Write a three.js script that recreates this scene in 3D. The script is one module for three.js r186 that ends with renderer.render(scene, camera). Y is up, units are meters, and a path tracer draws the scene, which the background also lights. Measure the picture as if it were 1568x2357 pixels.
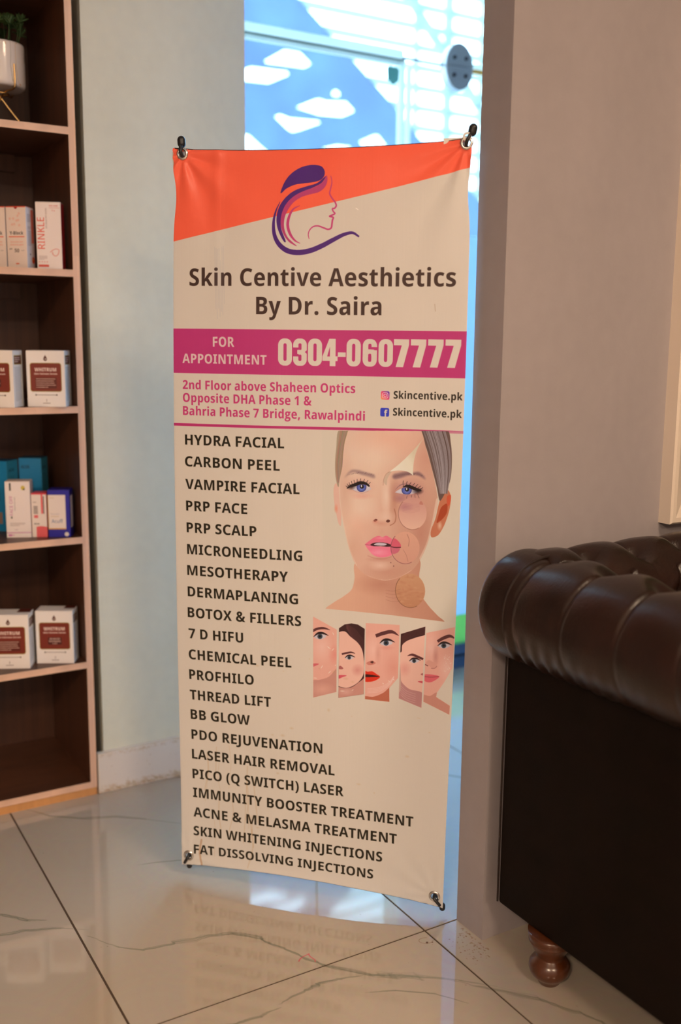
import * as THREE from 'three';
import { RoundedBoxGeometry } from 'three/addons/geometries/RoundedBoxGeometry.js';
import { mergeGeometries, mergeVertices, toCreasedNormals } from 'three/addons/utils/BufferGeometryUtils.js';
import { ImprovedNoise } from 'three/addons/math/ImprovedNoise.js';
import { RectAreaLightUniformsLib } from 'three/addons/lights/RectAreaLightUniformsLib.js';

// ---------------------------------------------------------------- camera, sky, light, exposure
const scene = new THREE.Scene();
const camera = new THREE.PerspectiveCamera(54.27, 1568 / 2357, 0.05, 100);
camera.position.set(0, 1.235, 0);
camera.rotation.order = 'YXZ';
camera.rotation.set(THREE.MathUtils.degToRad(-9.508), THREE.MathUtils.degToRad(-30.552), THREE.MathUtils.degToRad(0.5064));
camera.focus = 2.08;
camera.userData.fStop = 1.6;
scene.add(camera);

scene.background = new THREE.Color().setRGB(3.4, 5.1, 7.0);   // bright hazy daylight sky
RectAreaLightUniformsLib.init();
const renderer = new THREE.WebGLRenderer({ antialias: true });
renderer.toneMapping = THREE.LinearToneMapping;
renderer.toneMappingExposure = 1.33;
renderer.shadowMap.enabled = true;

const LAMP_COLOUR = [1.0, 0.745, 0.52];   // warm white ceiling panels
const LAMP_SIZE = 0.58;
const LAMPS = [[-1.8, 1.5, 102], [0.2, 2.5, 58], [1.32, 0.45, 27]];   // x, z, radiance

// ---------------------------------------------------------------- helpers
let seed = 7;
const rnd = () => { seed = (seed * 1664525 + 1013904223) >>> 0; return seed / 4294967296; };
const noise = new ImprovedNoise();
const names = new Map();
function numbered(name) {
  const n = names.get(name) ?? 0; names.set(name, n + 1);
  return n ? name + '_' + String(n).padStart(3, '0') : name;
}
function shade(o) { o.traverse((c) => { if (c.isMesh) { c.castShadow = true; c.receiveShadow = true; } }); return o; }
function part(name, geometry, material, parent) {
  const m = new THREE.Mesh(geometry, material); m.name = name; m.castShadow = m.receiveShadow = true; parent.add(m); return m;
}
function thing(name, label, category, [x, y, z] = [0, 0, 0], turn = 0, group) {
  const o = new THREE.Group(); o.name = numbered(name); o.position.set(x, y, z); o.rotation.y = turn;
  o.userData = { label, category }; if (group) o.userData.group = group; scene.add(o); return o;
}
function struct(name, label, geometry, material) {
  const m = geometry ? new THREE.Mesh(geometry, material) : new THREE.Group();
  m.name = name; m.userData = { kind: 'structure', label, category: name.split('_')[0] }; m.castShadow = m.receiveShadow = true; scene.add(m); return m;
}
// a box from its two corners, uv in metres
function bx(x0, x1, y0, y1, z0, z1) {
  const w = x1 - x0, h = y1 - y0, d = z1 - z0, g = new THREE.BoxGeometry(w, h, d), uv = g.attributes.uv;
  const dims = [[d, h], [d, h], [w, d], [w, d], [w, h], [w, h]];
  for (let i = 0; i < uv.count; i++) { const [a, b] = dims[Math.floor(i / 4)]; uv.setXY(i, uv.getX(i) * a, uv.getY(i) * b); }
  return g.translate((x0 + x1) / 2, (y0 + y1) / 2, (z0 + z1) / 2);
}
const rbox = (w, h, d, r = 0.002) => new RoundedBoxGeometry(w, h, d, 2, r);
function tube(points, r, seg = 24, rad = 8) { return new THREE.TubeGeometry(new THREE.CatmullRomCurve3(points.map((p) => new THREE.Vector3(...p))), seg, r, rad, false); }
function lathe(profile, seg = 32) { return new THREE.LatheGeometry(profile.map(([r, y]) => new THREE.Vector2(r, y)), seg); }
function canvas(w, h, draw) {
  const c = document.createElement('canvas'); c.width = w; c.height = h; draw(c.getContext('2d'), w, h);
  const t = new THREE.CanvasTexture(c); t.colorSpace = THREE.SRGBColorSpace; t.magFilter = THREE.LinearFilter; return t;
}
function dataMap(w, h, f, srgb) {
  const d = new Uint8Array(w * h * 4);
  for (let y = 0; y < h; y++) for (let x = 0; x < w; x++) { const v = f(x / w, y / h), i = (y * w + x) * 4, c = Array.isArray(v) ? v : [v, v, v]; for (let k = 0; k < 3; k++) d[i + k] = Math.max(0, Math.min(255, c[k] * 255)); d[i + 3] = 255; }
  const t = new THREE.DataTexture(d, w, h); t.wrapS = t.wrapT = THREE.RepeatWrapping; t.magFilter = THREE.LinearFilter; if (srgb) t.colorSpace = THREE.SRGBColorSpace; t.needsUpdate = true; return t;
}
const lin = (r, g, b) => new THREE.Color().setRGB(r, g, b);
const std = (o) => new THREE.MeshStandardMaterial(o), phys = (o) => new THREE.MeshPhysicalMaterial(o);
const tn = (x, y, p, s) => noise.noise(Math.cos(x * 6.2832) * p, Math.sin(x * 6.2832) * p + s, Math.cos(y * 6.2832) * p) + noise.noise(Math.sin(y * 6.2832) * p + s, Math.cos(x * 6.2832) * p, 3.1);

// ---------------------------------------------------------------- materials
const plasterBump = dataMap(512, 512, (x, y) => 0.5 + 0.22 * tn(x, y, 7, 1) + 0.15 * tn(x, y, 19, 4) + 0.1 * (rnd() - 0.5));
const plasterTone = dataMap(512, 512, (x, y) => { const v = 0.975 + 0.012 * tn(x, y, 1.6, 9) + 0.01 * tn(x, y, 8, 2); return [v, v, v]; }, true);
for (const t of [plasterBump, plasterTone]) t.repeat.set(0.9, 0.9);
const wallPaint = std({ color: lin(0.38, 0.345, 0.36), map: plasterTone, roughness: 0.62, bumpMap: plasterBump, bumpScale: 0.0006 });
const columnPaint = std({ color: lin(0.79, 0.81, 0.69), map: plasterTone, roughness: 0.55, bumpMap: plasterBump, bumpScale: 0.0006 });
const ceilingPaint = std({ color: lin(0.8, 0.78, 0.74), roughness: 0.9 });

const GX = 0.646, GZ = 1.29, X0 = 1.159 - GX * 2, Z0 = -1.593 - GZ;
// floor vein print: 4 tiles wide, 2 long; x from X0, z from Z0
const VW = GX * 4, VH = GZ * 2;
const veinTexture = canvas(2048, 2048, (g, w, h) => {
  g.fillStyle = '#b2a799'; g.fillRect(0, 0, w, h);
  const px = (x, z) => [((x - X0) / VW) * w, ((z - Z0) / VH) * h];
  for (let i = 0; i < 260; i++) { const x = rnd() * w, y = rnd() * h, r = 60 + rnd() * 190, k = g.createRadialGradient(x, y, 0, x, y, r), c = rnd() > 0.5 ? '196,187,175' : '166,156,144'; k.addColorStop(0, `rgba(${c},0.10)`); k.addColorStop(1, `rgba(${c},0)`); g.fillStyle = k; g.fillRect(x - r, y - r, 2 * r, 2 * r); }
  function vein(pts, width, alpha) {
    const p = pts.map(([x, z]) => px(x, z));
    const id = pts[0][0] * 7.3 + pts[0][1] * 3.1, steps = p.length * 18;
    const path = (off, wob, s) => {
      const out = [];
      for (let i = 0; i <= steps; i++) {
        const u = i / steps, t = u * (p.length - 1), k = Math.min(p.length - 2, Math.floor(t)), f = t - k, f2 = f * f * (3 - 2 * f), q = i * (14 / 18);
        const fat = Math.sin(Math.PI * (u * 0.96 + 0.02)) * (0.55 + 0.75 * Math.abs(noise.noise(q * 0.07, id, 5.5))) , n1 = noise.noise(q * 0.16, id, 1.7) * width * 0.8 + noise.noise(q * 0.5, id, 4.2) * width * 0.25, n2 = noise.noise(q * 0.12, s * 1.9 + id, 8.8) * width * wob;
        out.push([p[k][0] + (p[k + 1][0] - p[k][0]) * f2 + n1 * 0.7, p[k][1] + (p[k + 1][1] - p[k][1]) * f2 + n1 * 0.5 + (off * width + n2) * fat]);
      }
      return out;
    };
    // soft stained body, a firmer rim on one side, and stray hairlines
    const up = path(-0.42, 0.25, 1), dn = path(0.42, 0.25, 2);
    g.fillStyle = `rgba(136,138,126,${alpha * 0.62})`; g.beginPath(); [...up, ...dn.reverse()].forEach(([x, y], i) => (i ? g.lineTo(x, y) : g.moveTo(x, y))); g.fill();
    for (let s = 0; s < 14; s++) {
      const l = path((rnd() - 0.5) * 1.1, 0.7, s + 3); g.beginPath(); const from = Math.floor(rnd() * steps * 0.35), to = steps - Math.floor(rnd() * steps * 0.35);
      for (let i = from; i <= to; i++) (i > from ? g.lineTo(...l[i]) : g.moveTo(...l[i]));
      g.strokeStyle = `rgba(116,116,102,${alpha * (0.25 + 0.45 * rnd())})`; g.lineWidth = 0.8 + width * 0.1 * rnd(); g.stroke();
    }
  }
  vein([[0.527, -1.93], [0.57, -1.861], [0.614, -1.824], [0.677, -1.817], [0.741, -1.807], [0.802, -1.786], [0.843, -1.744], [0.866, -1.689], [0.889, -1.637], [0.92, -1.585], [0.975, -1.524], [1.047, -1.477], [1.116, -1.425], [1.164, -1.377], [1.203, -1.332]], 15, 0.5);
  vein([[0.975, -1.524], [1.01, -1.5], [1.047, -1.477], [1.1, -1.44]], 22, 0.42);
  vein([[0.975, -1.524], [0.916, -1.542], [0.87, -1.548], [0.839, -1.544], [0.776, -1.532]], 9, 0.5);
  vein([[0.555, -2.586], [0.596, -2.517], [0.671, -2.458], [0.753, -2.423], [0.818, -2.369], [0.95, -2.24]], 12, 0.5);
  vein([[0.1, -2.1], [0.37, -2.025], [0.421, -2.014], [0.487, -1.987], [0.534, -1.953]], 9, 0.5);
  vein([[0.2, -2.2], [0.386, -2.103], [0.43, -2.053], [0.47, -2.03]], 12, 0.5);
  vein([[0.938, -1.48], [0.993, -1.457], [1.053, -1.411], [1.093, -1.354]], 4, 0.5);
  vein([[1.101, -1.433], [1.151, -1.374], [1.217, -1.298], [1.255, -1.232], [1.274, -1.184], [1.32, -1.0]], 14, 0.45);
  vein([[0.71, -2.16], [0.761, -2.147], [0.81, -2.131], [0.95, -2.05]], 4, 0.4);
  vein([[0.62, -1.54], [0.682, -1.523], [0.733, -1.518], [0.78, -1.522]], 6, 0.5);
  vein([[1.2, -2.7], [1.5, -2.4], [1.8, -2.05], [2.1, -1.9]], 12, 0.5);
  vein([[-0.1, -1.0], [0.3, -0.8], [0.7, -0.9], [1.1, -0.6]], 12, 0.5);
  vein([[1.3, -0.9], [1.6, -1.2], [2.0, -1.1], [2.4, -0.6]], 12, 0.5);
  // footprints of dirt: a scuff by the joint, a pink scribble, specks near the wall corner
  const dot = (x, z, r, c) => { const [a, b] = px(x, z); g.fillStyle = c; g.beginPath(); g.ellipse(a, b, r, r * 0.7, rnd() * 3, 0, 7); g.fill(); };
  for (let i = 0; i < 60; i++) dot(1.205 + (rnd() - 0.5) * 0.06, -1.495 + (rnd() - 0.5) * 0.1, 0.4 + rnd() * 1.1, 'rgba(110,70,40,0.55)');
  for (let i = 0; i < 40; i++) dot(1.225 + (rnd() - 0.5) * 0.02, -1.56 + rnd() * 0.09, 0.6 + rnd() * 2, 'rgba(120,85,55,0.4)');
  for (let i = 0; i < 90; i++) dot(0.5 + rnd() * 0.85, -2.4 + rnd() * 1.3, 0.3 + rnd() * 0.7, 'rgba(70,45,30,0.5)');
  const [sx, sy] = px(1.14, -1.562); g.strokeStyle = 'rgba(120,85,60,0.6)'; g.lineWidth = 1; g.beginPath(); g.ellipse(sx, sy, 12, 8, 0.4, 0, 5); g.stroke(); dot(1.138, -1.555, 2.6, 'rgba(70,35,20,0.9)'); dot(1.148, -1.55, 1.5, 'rgba(70,35,20,0.8)');
  const [qx, qy] = px(0.891, -1.628); g.strokeStyle = 'rgba(205,60,80,0.75)'; g.lineWidth = 1.8; g.beginPath(); g.moveTo(qx - 14, qy - 2); g.bezierCurveTo(qx - 6, qy - 12, qx + 2, qy - 10, qx + 10, qy - 12); g.bezierCurveTo(qx + 4, qy - 2, qx + 16, qy + 6, qx + 8, qy + 12); g.stroke();
});
veinTexture.wrapS = veinTexture.wrapT = THREE.RepeatWrapping; veinTexture.flipY = false;
const tileGlaze = phys({ map: veinTexture, roughness: 0.055, ior: 1.68 });
const grout = std({ color: lin(0.075, 0.05, 0.033), roughness: 0.9 });

const woodMap = (r, g, b, amount) => dataMap(256, 1024, (x, y) => {
  const grain = noise.noise(x * 46, y * 2.2, 3) * 0.5 + noise.noise(x * 120, y * 5, 7) * 0.35 + noise.noise(x * 11, y * 0.9, 1) * 0.6, v = 1 + amount * grain;
  return [r * v, g * v, b * v];
}, true);
const walnutV = std({ map: woodMap(0.34, 0.21, 0.145, 0.22), roughness: 0.4 });
walnutV.map.repeat.set(2.2, 0.9);
const walnutH = std({ map: walnutV.map.clone(), roughness: 0.4 }); walnutH.map.rotation = Math.PI / 2; walnutH.map.repeat.set(0.9, 2.2);
const walnutDark = std({ map: woodMap(0.3, 0.19, 0.14, 0.22), roughness: 0.45 }); walnutDark.map.repeat.set(2.2, 0.9);
const litEdgeTape = std({ map: woodMap(0.91, 0.75, 0.645, 0.12), roughness: 0.3 }); litEdgeTape.map.repeat.set(6, 0.7);  // edge banding paler than the boards: lamp light put into its colour
const litEdgeTapeH = std({ map: litEdgeTape.map.clone(), roughness: 0.3 }); litEdgeTapeH.map.rotation = Math.PI / 2; litEdgeTapeH.map.repeat.set(0.7, 6);
const rawPine = std({ map: woodMap(0.8, 0.58, 0.36, 0.1), roughness: 0.6 });
const black = std({ color: lin(0.012, 0.012, 0.014), roughness: 0.35 });
const steel = std({ color: lin(0.42, 0.44, 0.45), metalness: 1, roughness: 0.3 });
const gold = std({ color: lin(0.9, 0.6, 0.25), metalness: 1, roughness: 0.25 });
const glass = phys({ color: lin(0.93, 0.98, 0.97), transmission: 1, thickness: 0, roughness: 0, ior: 1.5 });

// ---------------------------------------------------------------- room shell
const floor = struct('floor', 'polished marble-look tile floor with grey veins');
part('grout_bed', bx(-2.8, 5, -0.06, -0.0016, -3.05, 3.2), grout, floor);
{
  const variants = new Map(), x00 = X0 - GX * 4, z00 = Z0 - GZ;
  for (let i = 0; i < 12; i++) for (let j = 0; j < 7; j++) {
    const xa = Math.max(-2.8, x00 + i * GX + 0.0023), xb = Math.min(5, x00 + (i + 1) * GX - 0.0023), za = Math.max(-3.05, z00 + j * GZ + 0.0023), zb = Math.min(3.2, z00 + (j + 1) * GZ - 0.0023);
    if (xb - xa < 0.02 || zb - za < 0.02) continue;
    const g = bx(xa, xb, -0.0115, 0, za, zb), p = g.attributes.position, uv = g.attributes.uv;
    for (let k = 0; k < uv.count; k++) uv.setXY(k, (p.getX(k) - X0) / VW, (p.getZ(k) - Z0) / VH);
    part('tile', g, tileGlaze, floor);
  }
}
const CEIL = 2.85;
struct('ceiling', 'plain painted ceiling', bx(-2.9, 5.1, CEIL, CEIL + 0.12, -3.15, 3.3), ceilingPaint);
struct('wall_right', 'beige painted wall behind the leather sofa', bx(1.243, 4.9, 0, CEIL, -1.592, -1.504), wallPaint);
struct('wall_column', 'pale green painted wall pier between shelf unit and glass door', bx(0.775, 1.222, 0, CEIL, -3.05, -2.6), columnPaint);
struct('wall_back', 'wall behind the shelf unit', bx(-2.8, 0.775, 0, CEIL, -3.13, -3.02), wallPaint);
struct('wall_left', 'side wall of the room', bx(-2.9, -2.8, 0, CEIL, -3.13, 3.2), wallPaint);
struct('wall_front', 'wall facing the banner', bx(-2.9, 5, 0, CEIL, 3.2, 3.3), wallPaint);
struct('wall_end', 'far side wall', bx(4.9, 5, 0, CEIL, -3.13, 3.2), wallPaint);
{
  // skirting slab of marble in front of the column, dirty along its foot
  const dirt = canvas(1024, 256, (g, w, h) => {
    g.fillStyle = '#e4ddd6'; g.fillRect(0, 0, w, h);
    for (let i = 0; i < 900; i++) { const x = rnd() * w, edge = rnd() < 0.72, y = edge ? h - 6 - Math.abs(rnd() - rnd()) * 46 : rnd() * 22, r = 1 + rnd() * (edge ? 8 : 4); g.fillStyle = `rgba(${150 + rnd() * 30},${120 + rnd() * 20},${70 + rnd() * 25},${0.05 + rnd() * 0.14})`; g.beginPath(); g.ellipse(x, y, r * 1.8, r, rnd(), 0, 7); g.fill(); }
    for (let i = 0; i < 60; i++) { g.fillStyle = 'rgba(140,110,80,0.18)'; g.beginPath(); g.ellipse(rnd() * w, rnd() * h, 1 + rnd() * 6, 1 + rnd() * 3, 0, 0, 7); g.fill(); }
  });
  dirt.wrapS = THREE.RepeatWrapping;
  const g = new RoundedBoxGeometry(0.482, 0.115, 0.0235, 2, 0.003).translate(0.752 + 0.241, 0.0575, -2.6 + 0.01175 - 0.0005);
  struct('baseboard_column', 'pale marble skirting slab, dirt-stained along its foot', g, std({ map: dirt, roughness: 0.3 }));
}

// ---------------------------------------------------------------- glass entrance door in the outer wall
{
  const d = struct('door_1', 'frameless glass entrance door and side light with round patch fitting');
  const ZG = -3.0, seal = phys({ color: lin(0.78, 0.82, 0.78), transmission: 0.7, thickness: 0, roughness: 0.9 });
  part('over_panel', bx(1.222, 4.9, 2.203, CEIL, ZG - 0.005, ZG + 0.005), glass, d);
  part('door_pane', bx(1.24, 2.0, 0.012, 2.185, ZG - 0.005, ZG + 0.005), glass, d);
  part('side_pane', bx(2.032, 4.9, 0.09, 2.19, ZG - 0.005, ZG + 0.005), glass, d);
  part('top_rail', rbox(0.775, 0.03, 0.028, 0.006).translate(1.222 + 0.3875, 2.203, ZG), seal, d);
  part('lower_rail', rbox(0.765, 0.013, 0.024, 0.004).translate(1.222 + 0.3825, 2.177, ZG), seal, d);
  part('stile', rbox(0.018, 2.19, 0.026, 0.004).translate(1.996, 1.095, ZG), seal, d);
  part('stile_seal', rbox(0.014, 2.17, 0.018, 0.003).translate(2.026, 1.085, ZG), seal, d);
  part('rail_gasket', bx(1.222, 2.0, 2.1835, 2.1885, ZG - 0.008, ZG + 0.013), std({ color: lin(0.1, 0.16, 0.13), roughness: 0.5 }), d);
  part('pane_joint', rbox(0.17, 0.006, 0.013, 0.002).translate(2.085, 2.197, ZG), std({ color: lin(0.09, 0.13, 0.13), roughness: 0.3 }), d);
  part('joint_cover', rbox(2.6, 0.012, 0.016, 0.003).translate(3.57, 2.212, ZG), seal, d);
  part('joint_edge', rbox(2.6, 0.014, 0.016, 0.003).translate(3.57, 2.195, ZG), std({ color: lin(0.85, 0.45, 0.06), metalness: 0.2, roughness: 0.35 }), d);
  const half = (s) => {
    const sh = new THREE.Shape(); const N = 24;
    for (let i = 0; i <= N; i++) { const a = (i / N) * Math.PI, x = Math.cos(a) * 0.056, y = Math.sin(a) * 0.072 * s + 0.003 * s; i ? sh.lineTo(x, y) : sh.moveTo(x, y); }
    return new THREE.ExtrudeGeometry(sh, { depth: 0.03, bevelEnabled: true, bevelThickness: 0.004, bevelSize: 0.003, bevelSegments: 2, steps: 1 }).translate(2.226, 2.196, ZG - 0.012);
  };
  const fit = new THREE.Group(); fit.name = 'patch_fitting'; d.add(fit);
  const dull = std({ color: lin(0.4, 0.41, 0.4), metalness: 0.55, roughness: 0.34 });
  part('upper_plate', half(1), dull, fit); part('lower_plate', half(-1), dull, fit);
  for (const [x, y] of [[-0.024, 0.027], [0.026, 0.029], [-0.024, -0.03], [0.026, -0.028]]) part('screw', new THREE.CylinderGeometry(0.0065, 0.0065, 0.004, 14).rotateX(Math.PI / 2).translate(2.226 + x, 2.196 + y, ZG + 0.024), black, fit);
  const shield = new THREE.Shape(); [[-0.025, 0.022], [-0.012, 0.029], [0, 0.026], [0.012, 0.029], [0.025, 0.022], [0.022, -0.014], [0, -0.029], [-0.022, -0.014]].forEach(([x, y], i) => (i ? shield.lineTo(x, y) : shield.moveTo(x, y)));
  part('shield_sticker', new THREE.ExtrudeGeometry(shield, { depth: 0.0008, bevelEnabled: false }).translate(1.9585, 2.133, ZG + 0.0055), phys({ color: lin(0.2, 0.5, 0.47), roughness: 0.8, transmission: 0.35, thickness: 0 }), d);
  const film = phys({ color: lin(0.48, 0.59, 0.73), roughness: 1, transmission: 0.85, thickness: 0 });
  part('frosted_film', bx(2.045, 4.9, 0.209, 1.628, ZG + 0.0055, ZG + 0.0063), film, d);
  part('green_film', bx(2.045, 4.9, 0.094, 0.209, ZG + 0.0055, ZG + 0.0063), phys({ color: lin(0.33, 0.56, 0.24), roughness: 1, transmission: 0.85, thickness: 0 }), d);
  const rail = std({ color: lin(0.1, 0.17, 0.32), roughness: 0.35, metalness: 0.3 }), railDark = std({ color: lin(0.03, 0.05, 0.1), roughness: 0.5 });
  part('bottom_rail', bx(2.03, 4.9, 0.055, 0.094, ZG - 0.02, ZG + 0.02), rail, d);
  part('rail_gap', bx(2.03, 4.9, 0.042, 0.055, ZG - 0.012, ZG + 0.012), railDark, d);
  part('threshold', bx(2.03, 4.9, 0.0, 0.042, ZG - 0.025, ZG + 0.022), rail, d);
  shade(d);
}

// ---------------------------------------------------------------- outside: terrace, and a sheet screen pierced in place of sunlit patches
{
  struct('floor_terrace', 'concrete terrace slab outside the glass', bx(-1, 9, -0.2, -0.03, -6.6, -3.06), std({ color: lin(0.72, 0.73, 0.74), roughness: 0.8 }));
  const ZS = -6.5;
  const scr = thing('sun_patch_screen', 'light blue sheet screen with openings standing in for sunlit patches, seen through the glass above the banner', 'screen');
  const sh = new THREE.Shape();
  [[0, -0.03], [9, -0.03], [9, -0.2 + 1.0], [5.6, 2.03], [5.014, 2.415], [4.475, 2.79], [4.26, 2.98], [4.046, 3.14], [3.474, 3.572], [2.9, 3.95], [0, 3.95]].forEach(([x, y], i) => (i ? sh.lineTo(x, y) : sh.moveTo(x, y)));
  const holes = [  // openings shaped as sunlit patches, the sky behind gives their brightness
    [[3.19, 3.13], [3.31, 3.21], [3.35, 3.24], [3.48, 3.24], [3.57, 3.17], [3.56, 3.16], [3.51, 3.13], [3.45, 3.13], [3.2, 3.12]],
    [[2.98, 3.04], [3.1, 3.09], [3.39, 3.1], [3.4, 3.08], [3.23, 2.99], [2.98, 2.98]],
    [[3.43, 2.86], [3.59, 2.94], [3.63, 2.95], [3.68, 2.94], [3.86, 2.96], [3.93, 2.9], [3.92, 2.89], [3.82, 2.84], [3.62, 2.83]],
    [[3.73, 2.99], [3.75, 3.02], [3.78, 3.02], [3.8, 3.0], [3.79, 2.98], [3.74, 2.98]],
    [[3.27, 2.79], [3.31, 2.81], [3.39, 2.79], [3.64, 2.8], [3.65, 2.79], [3.47, 2.71], [3.41, 2.69], [3.37, 2.71]],
    [[2.98, 2.66], [3.08, 2.65], [3.17, 2.58], [3.24, 2.53], [2.97, 2.49]],
    [[3.96, 2.69], [4.1, 2.76], [4.13, 2.76], [4.2, 2.69], [4.17, 2.65], [4.0, 2.65]],
    [[3.65, 2.61], [3.78, 2.65], [3.9, 2.65], [3.83, 2.6]],
  ];
  for (const h of holes) {
    const mx = h.reduce((a, p) => a + p[0], 0) / h.length, my = h.reduce((a, p) => a + p[1], 0) / h.length;
    sh.holes.push(new THREE.Path(h.map(([x, y]) => new THREE.Vector2(mx + (x - mx) * 0.93, my + (y - my) * 0.84))));
  }
  const sheetTone = dataMap(256, 256, (x, y) => { const v = 0.94 + 0.06 * tn(x, y, 1.5, 5); return [v, v, 1]; }, true); sheetTone.repeat.set(0.5, 0.5);
  part('sheet', new THREE.ExtrudeGeometry(sh, { depth: 0.006, bevelEnabled: false }).translate(0, 0, ZS), phys({ color: lin(0.19, 0.275, 0.375), map: sheetTone, roughness: 1, transmission: 0.85, thickness: 0 }), scr);
  const pale = phys({ color: lin(0.4, 0.45, 0.42), roughness: 1, transmission: 0.8, thickness: 0 });
  const lat = thing('slat_lattice', 'pale slatted lattice in the bright upper right of the glass', 'lattice');
  const edge = (y) => 3.474 + (3.572 - y) * (5.014 - 3.474) / (3.572 - 2.415) - 0.02;
  for (let y = 2.42; y < 4.0; y += 0.1425) { const xa = Math.max(2.6, edge(y)); part('slat', bx(xa, 8.8, y - 0.025, y + 0.025, ZS - 0.03, ZS - 0.005), pale, lat); }
  for (const [x, w] of [[4.485, 0.03], [4.78, 0.07], [5.1, 0.04], [5.9, 0.07], [6.7, 0.07], [7.5, 0.07], [8.3, 0.07]]) part('post', bx(x - w / 2, x + w / 2, Math.max(0.5, 3.572 - (x - 3.474) * 0.7513 - 0.1), 4.0, ZS - 0.06, ZS - 0.03), pale, lat);
  const brace = bx(-0.035, 0.035, -1.1, 1.1, ZS - 0.09, ZS - 0.062); brace.rotateZ(Math.atan2(4.15 - 4.95, 4.0 - 3.2) * 0 + 0.78); brace.translate(4.5, 3.7, 0);
  part('brace', brace, pale, lat);
  // white fleck openings between the sheet edge and the stile belong to the lattice
  shade(scr); shade(lat);
}

// ---------------------------------------------------------------- shelf unit
const SX1 = 0.748, SX0 = -0.06, SZ = -2.58, SZB = -2.957, TH = 0.0175;
const tops = [0.04, 0.384, 0.728, 1.072, 1.416, 1.76, 2.104];
{
  const t = thing('shelf_unit', 'tall brown wood-grain open shelf unit holding cartons against the back wall', 'shelf unit');
  const board = (x0, x1, y0, y1, z0, z1) => { const g = bx(x0, x1, y0, y1, z0, z1); return g; };
  part('side_panel', board(SX1 - TH, SX1, 0.022, 2.124, SZB, SZ), walnutV, t);
  part('side_panel', board(SX0, SX0 + TH, 0.022, 2.124, SZB, SZ), walnutV, t);
  part('back_panel', board(SX0, SX1, 0.022, 2.124, SZB - 0.006, SZB), walnutDark, t);
  for (const x of [SX1 - TH, SX0]) part('lit_edge_band', board(x, x + TH, 0.022, 2.124, SZ, SZ + 0.001), litEdgeTape, t);
  tops.forEach((y, i) => { const p = part(i === 6 ? 'top_panel' : i ? 'shelf_board' : 'bottom_panel', board(SX0 + TH, SX1 - TH, y - TH, y, SZB, SZ), walnutH, t); part('lit_edge_band', board(SX0 + TH, SX1 - TH, y - TH, y, SZ, SZ + 0.001), litEdgeTapeH, p); });
  part('plinth', board(SX0, SX1, 0, 0.022, SZB, SZ - 0.002), rawPine, t);
  for (const y of [2.104, 1.76, 1.416, 1.072, 0.728, 0.384]) part('back_cleat', board(SX0 + TH, SX1 - TH - 0.05, y - TH - 0.045, y - TH, SZB, SZB + 0.017), walnutDark, t);
}

// ---------------------------------------------------------------- cartons on the shelves
const paper = (map) => std({ map, roughness: 0.45 });
const plain = (r, g, b) => std({ color: new THREE.Color(`rgb(${r},${g},${b})`), roughness: 0.45 });
// prints: front, side (right), top
const lines = (g, x, y, w, n, gap, c, hgt = 1.4) => { g.fillStyle = c; for (let i = 0; i < n; i++) { let u = x; const end = x + w * (i === n - 1 ? 0.6 : 0.9 + 0.1 * rnd()); while (u < end) { const s = 3 + rnd() * 9; g.fillRect(u, y + i * gap, Math.min(s, end - u), hgt); u += s + 2; } } };
function serumFront(kind) {
  return canvas(352, 512, (g, w, h) => {
    g.fillStyle = '#f4eeea'; g.fillRect(0, 0, w, h);
    g.fillStyle = '#5a2a18'; g.beginPath(); g.moveTo(w / 2, 36); g.bezierCurveTo(w / 2 + 6, 52, w / 2 + 18, 62, w / 2 + 16, 76); g.arc(w / 2, 76, 16, 0, Math.PI); g.bezierCurveTo(w / 2 - 18, 62, w / 2 - 6, 52, w / 2, 36); g.fill();
    g.fillStyle = '#f4eeea'; g.beginPath(); g.arc(w / 2 + 2, 74, 5, 0, 7); g.fill();
    g.fillStyle = '#a08a28'; g.beginPath(); g.roundRect(31, 109, w - 62, 264, 22); g.fill();
    g.fillStyle = '#7a2412'; g.beginPath(); g.roundRect(36, 114, w - 72, 254, 18); g.fill();
    g.fillStyle = '#f4dfd6'; g.textAlign = 'center'; g.font = 'bold 44px sans-serif'; g.save(); g.translate(w / 2, 186); g.scale(0.95, 1); g.fillText('WHITRUM', 0, 0); g.restore();
    g.font = 'bold 22px sans-serif'; g.fillText('Skin Fairness Serum', w / 2, 216);
    if (kind === 'back') { g.fillStyle = '#5c1a0e'; g.fillRect(78, 244, w - 156, 100); lines(g, 84, 252, w - 168, 5, 19, '#d9b3a6', 7); }
    else { g.fillStyle = '#4c150c'; g.fillRect(112, 256, w - 224, 70); g.fillStyle = '#e8c8bc'; g.font = 'bold 19px sans-serif'; g.fillText('ADVANCED', w / 2, 276); g.fillText('WHITENING', w / 2, 300); g.fillText('C E E', w / 2, 322); }
    g.strokeStyle = '#3a1c10'; g.lineWidth = 4; g.beginPath(); g.moveTo(80, 402); g.lineTo(w - 80, 402); g.stroke(); g.fillStyle = '#3a1c10'; for (const x of [80, w - 80]) { g.beginPath(); g.arc(x, 402, 7, 0, 7); g.fill(); }
    g.fillRect(w / 2 - 1.5, 440, 3, 26); g.globalAlpha = 0.55; g.fillRect(w / 2 - 34, 476, 68, 6); g.globalAlpha = 1;
  });
}
const serumSide = canvas(224, 512, (g, w, h) => {
  g.fillStyle = '#eeeeee'; g.fillRect(0, 0, w, h); g.fillStyle = '#b09a30'; g.fillRect(26, 40, w - 52, 84); g.fillStyle = '#5c2416'; g.fillRect(32, 46, w - 64, 72); lines(g, 46, 58, w - 92, 3, 18, '#e9d6cc', 9); lines(g, 34, 150, w - 70, 24, 13, '#8b8b8d', 4);
});
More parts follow.
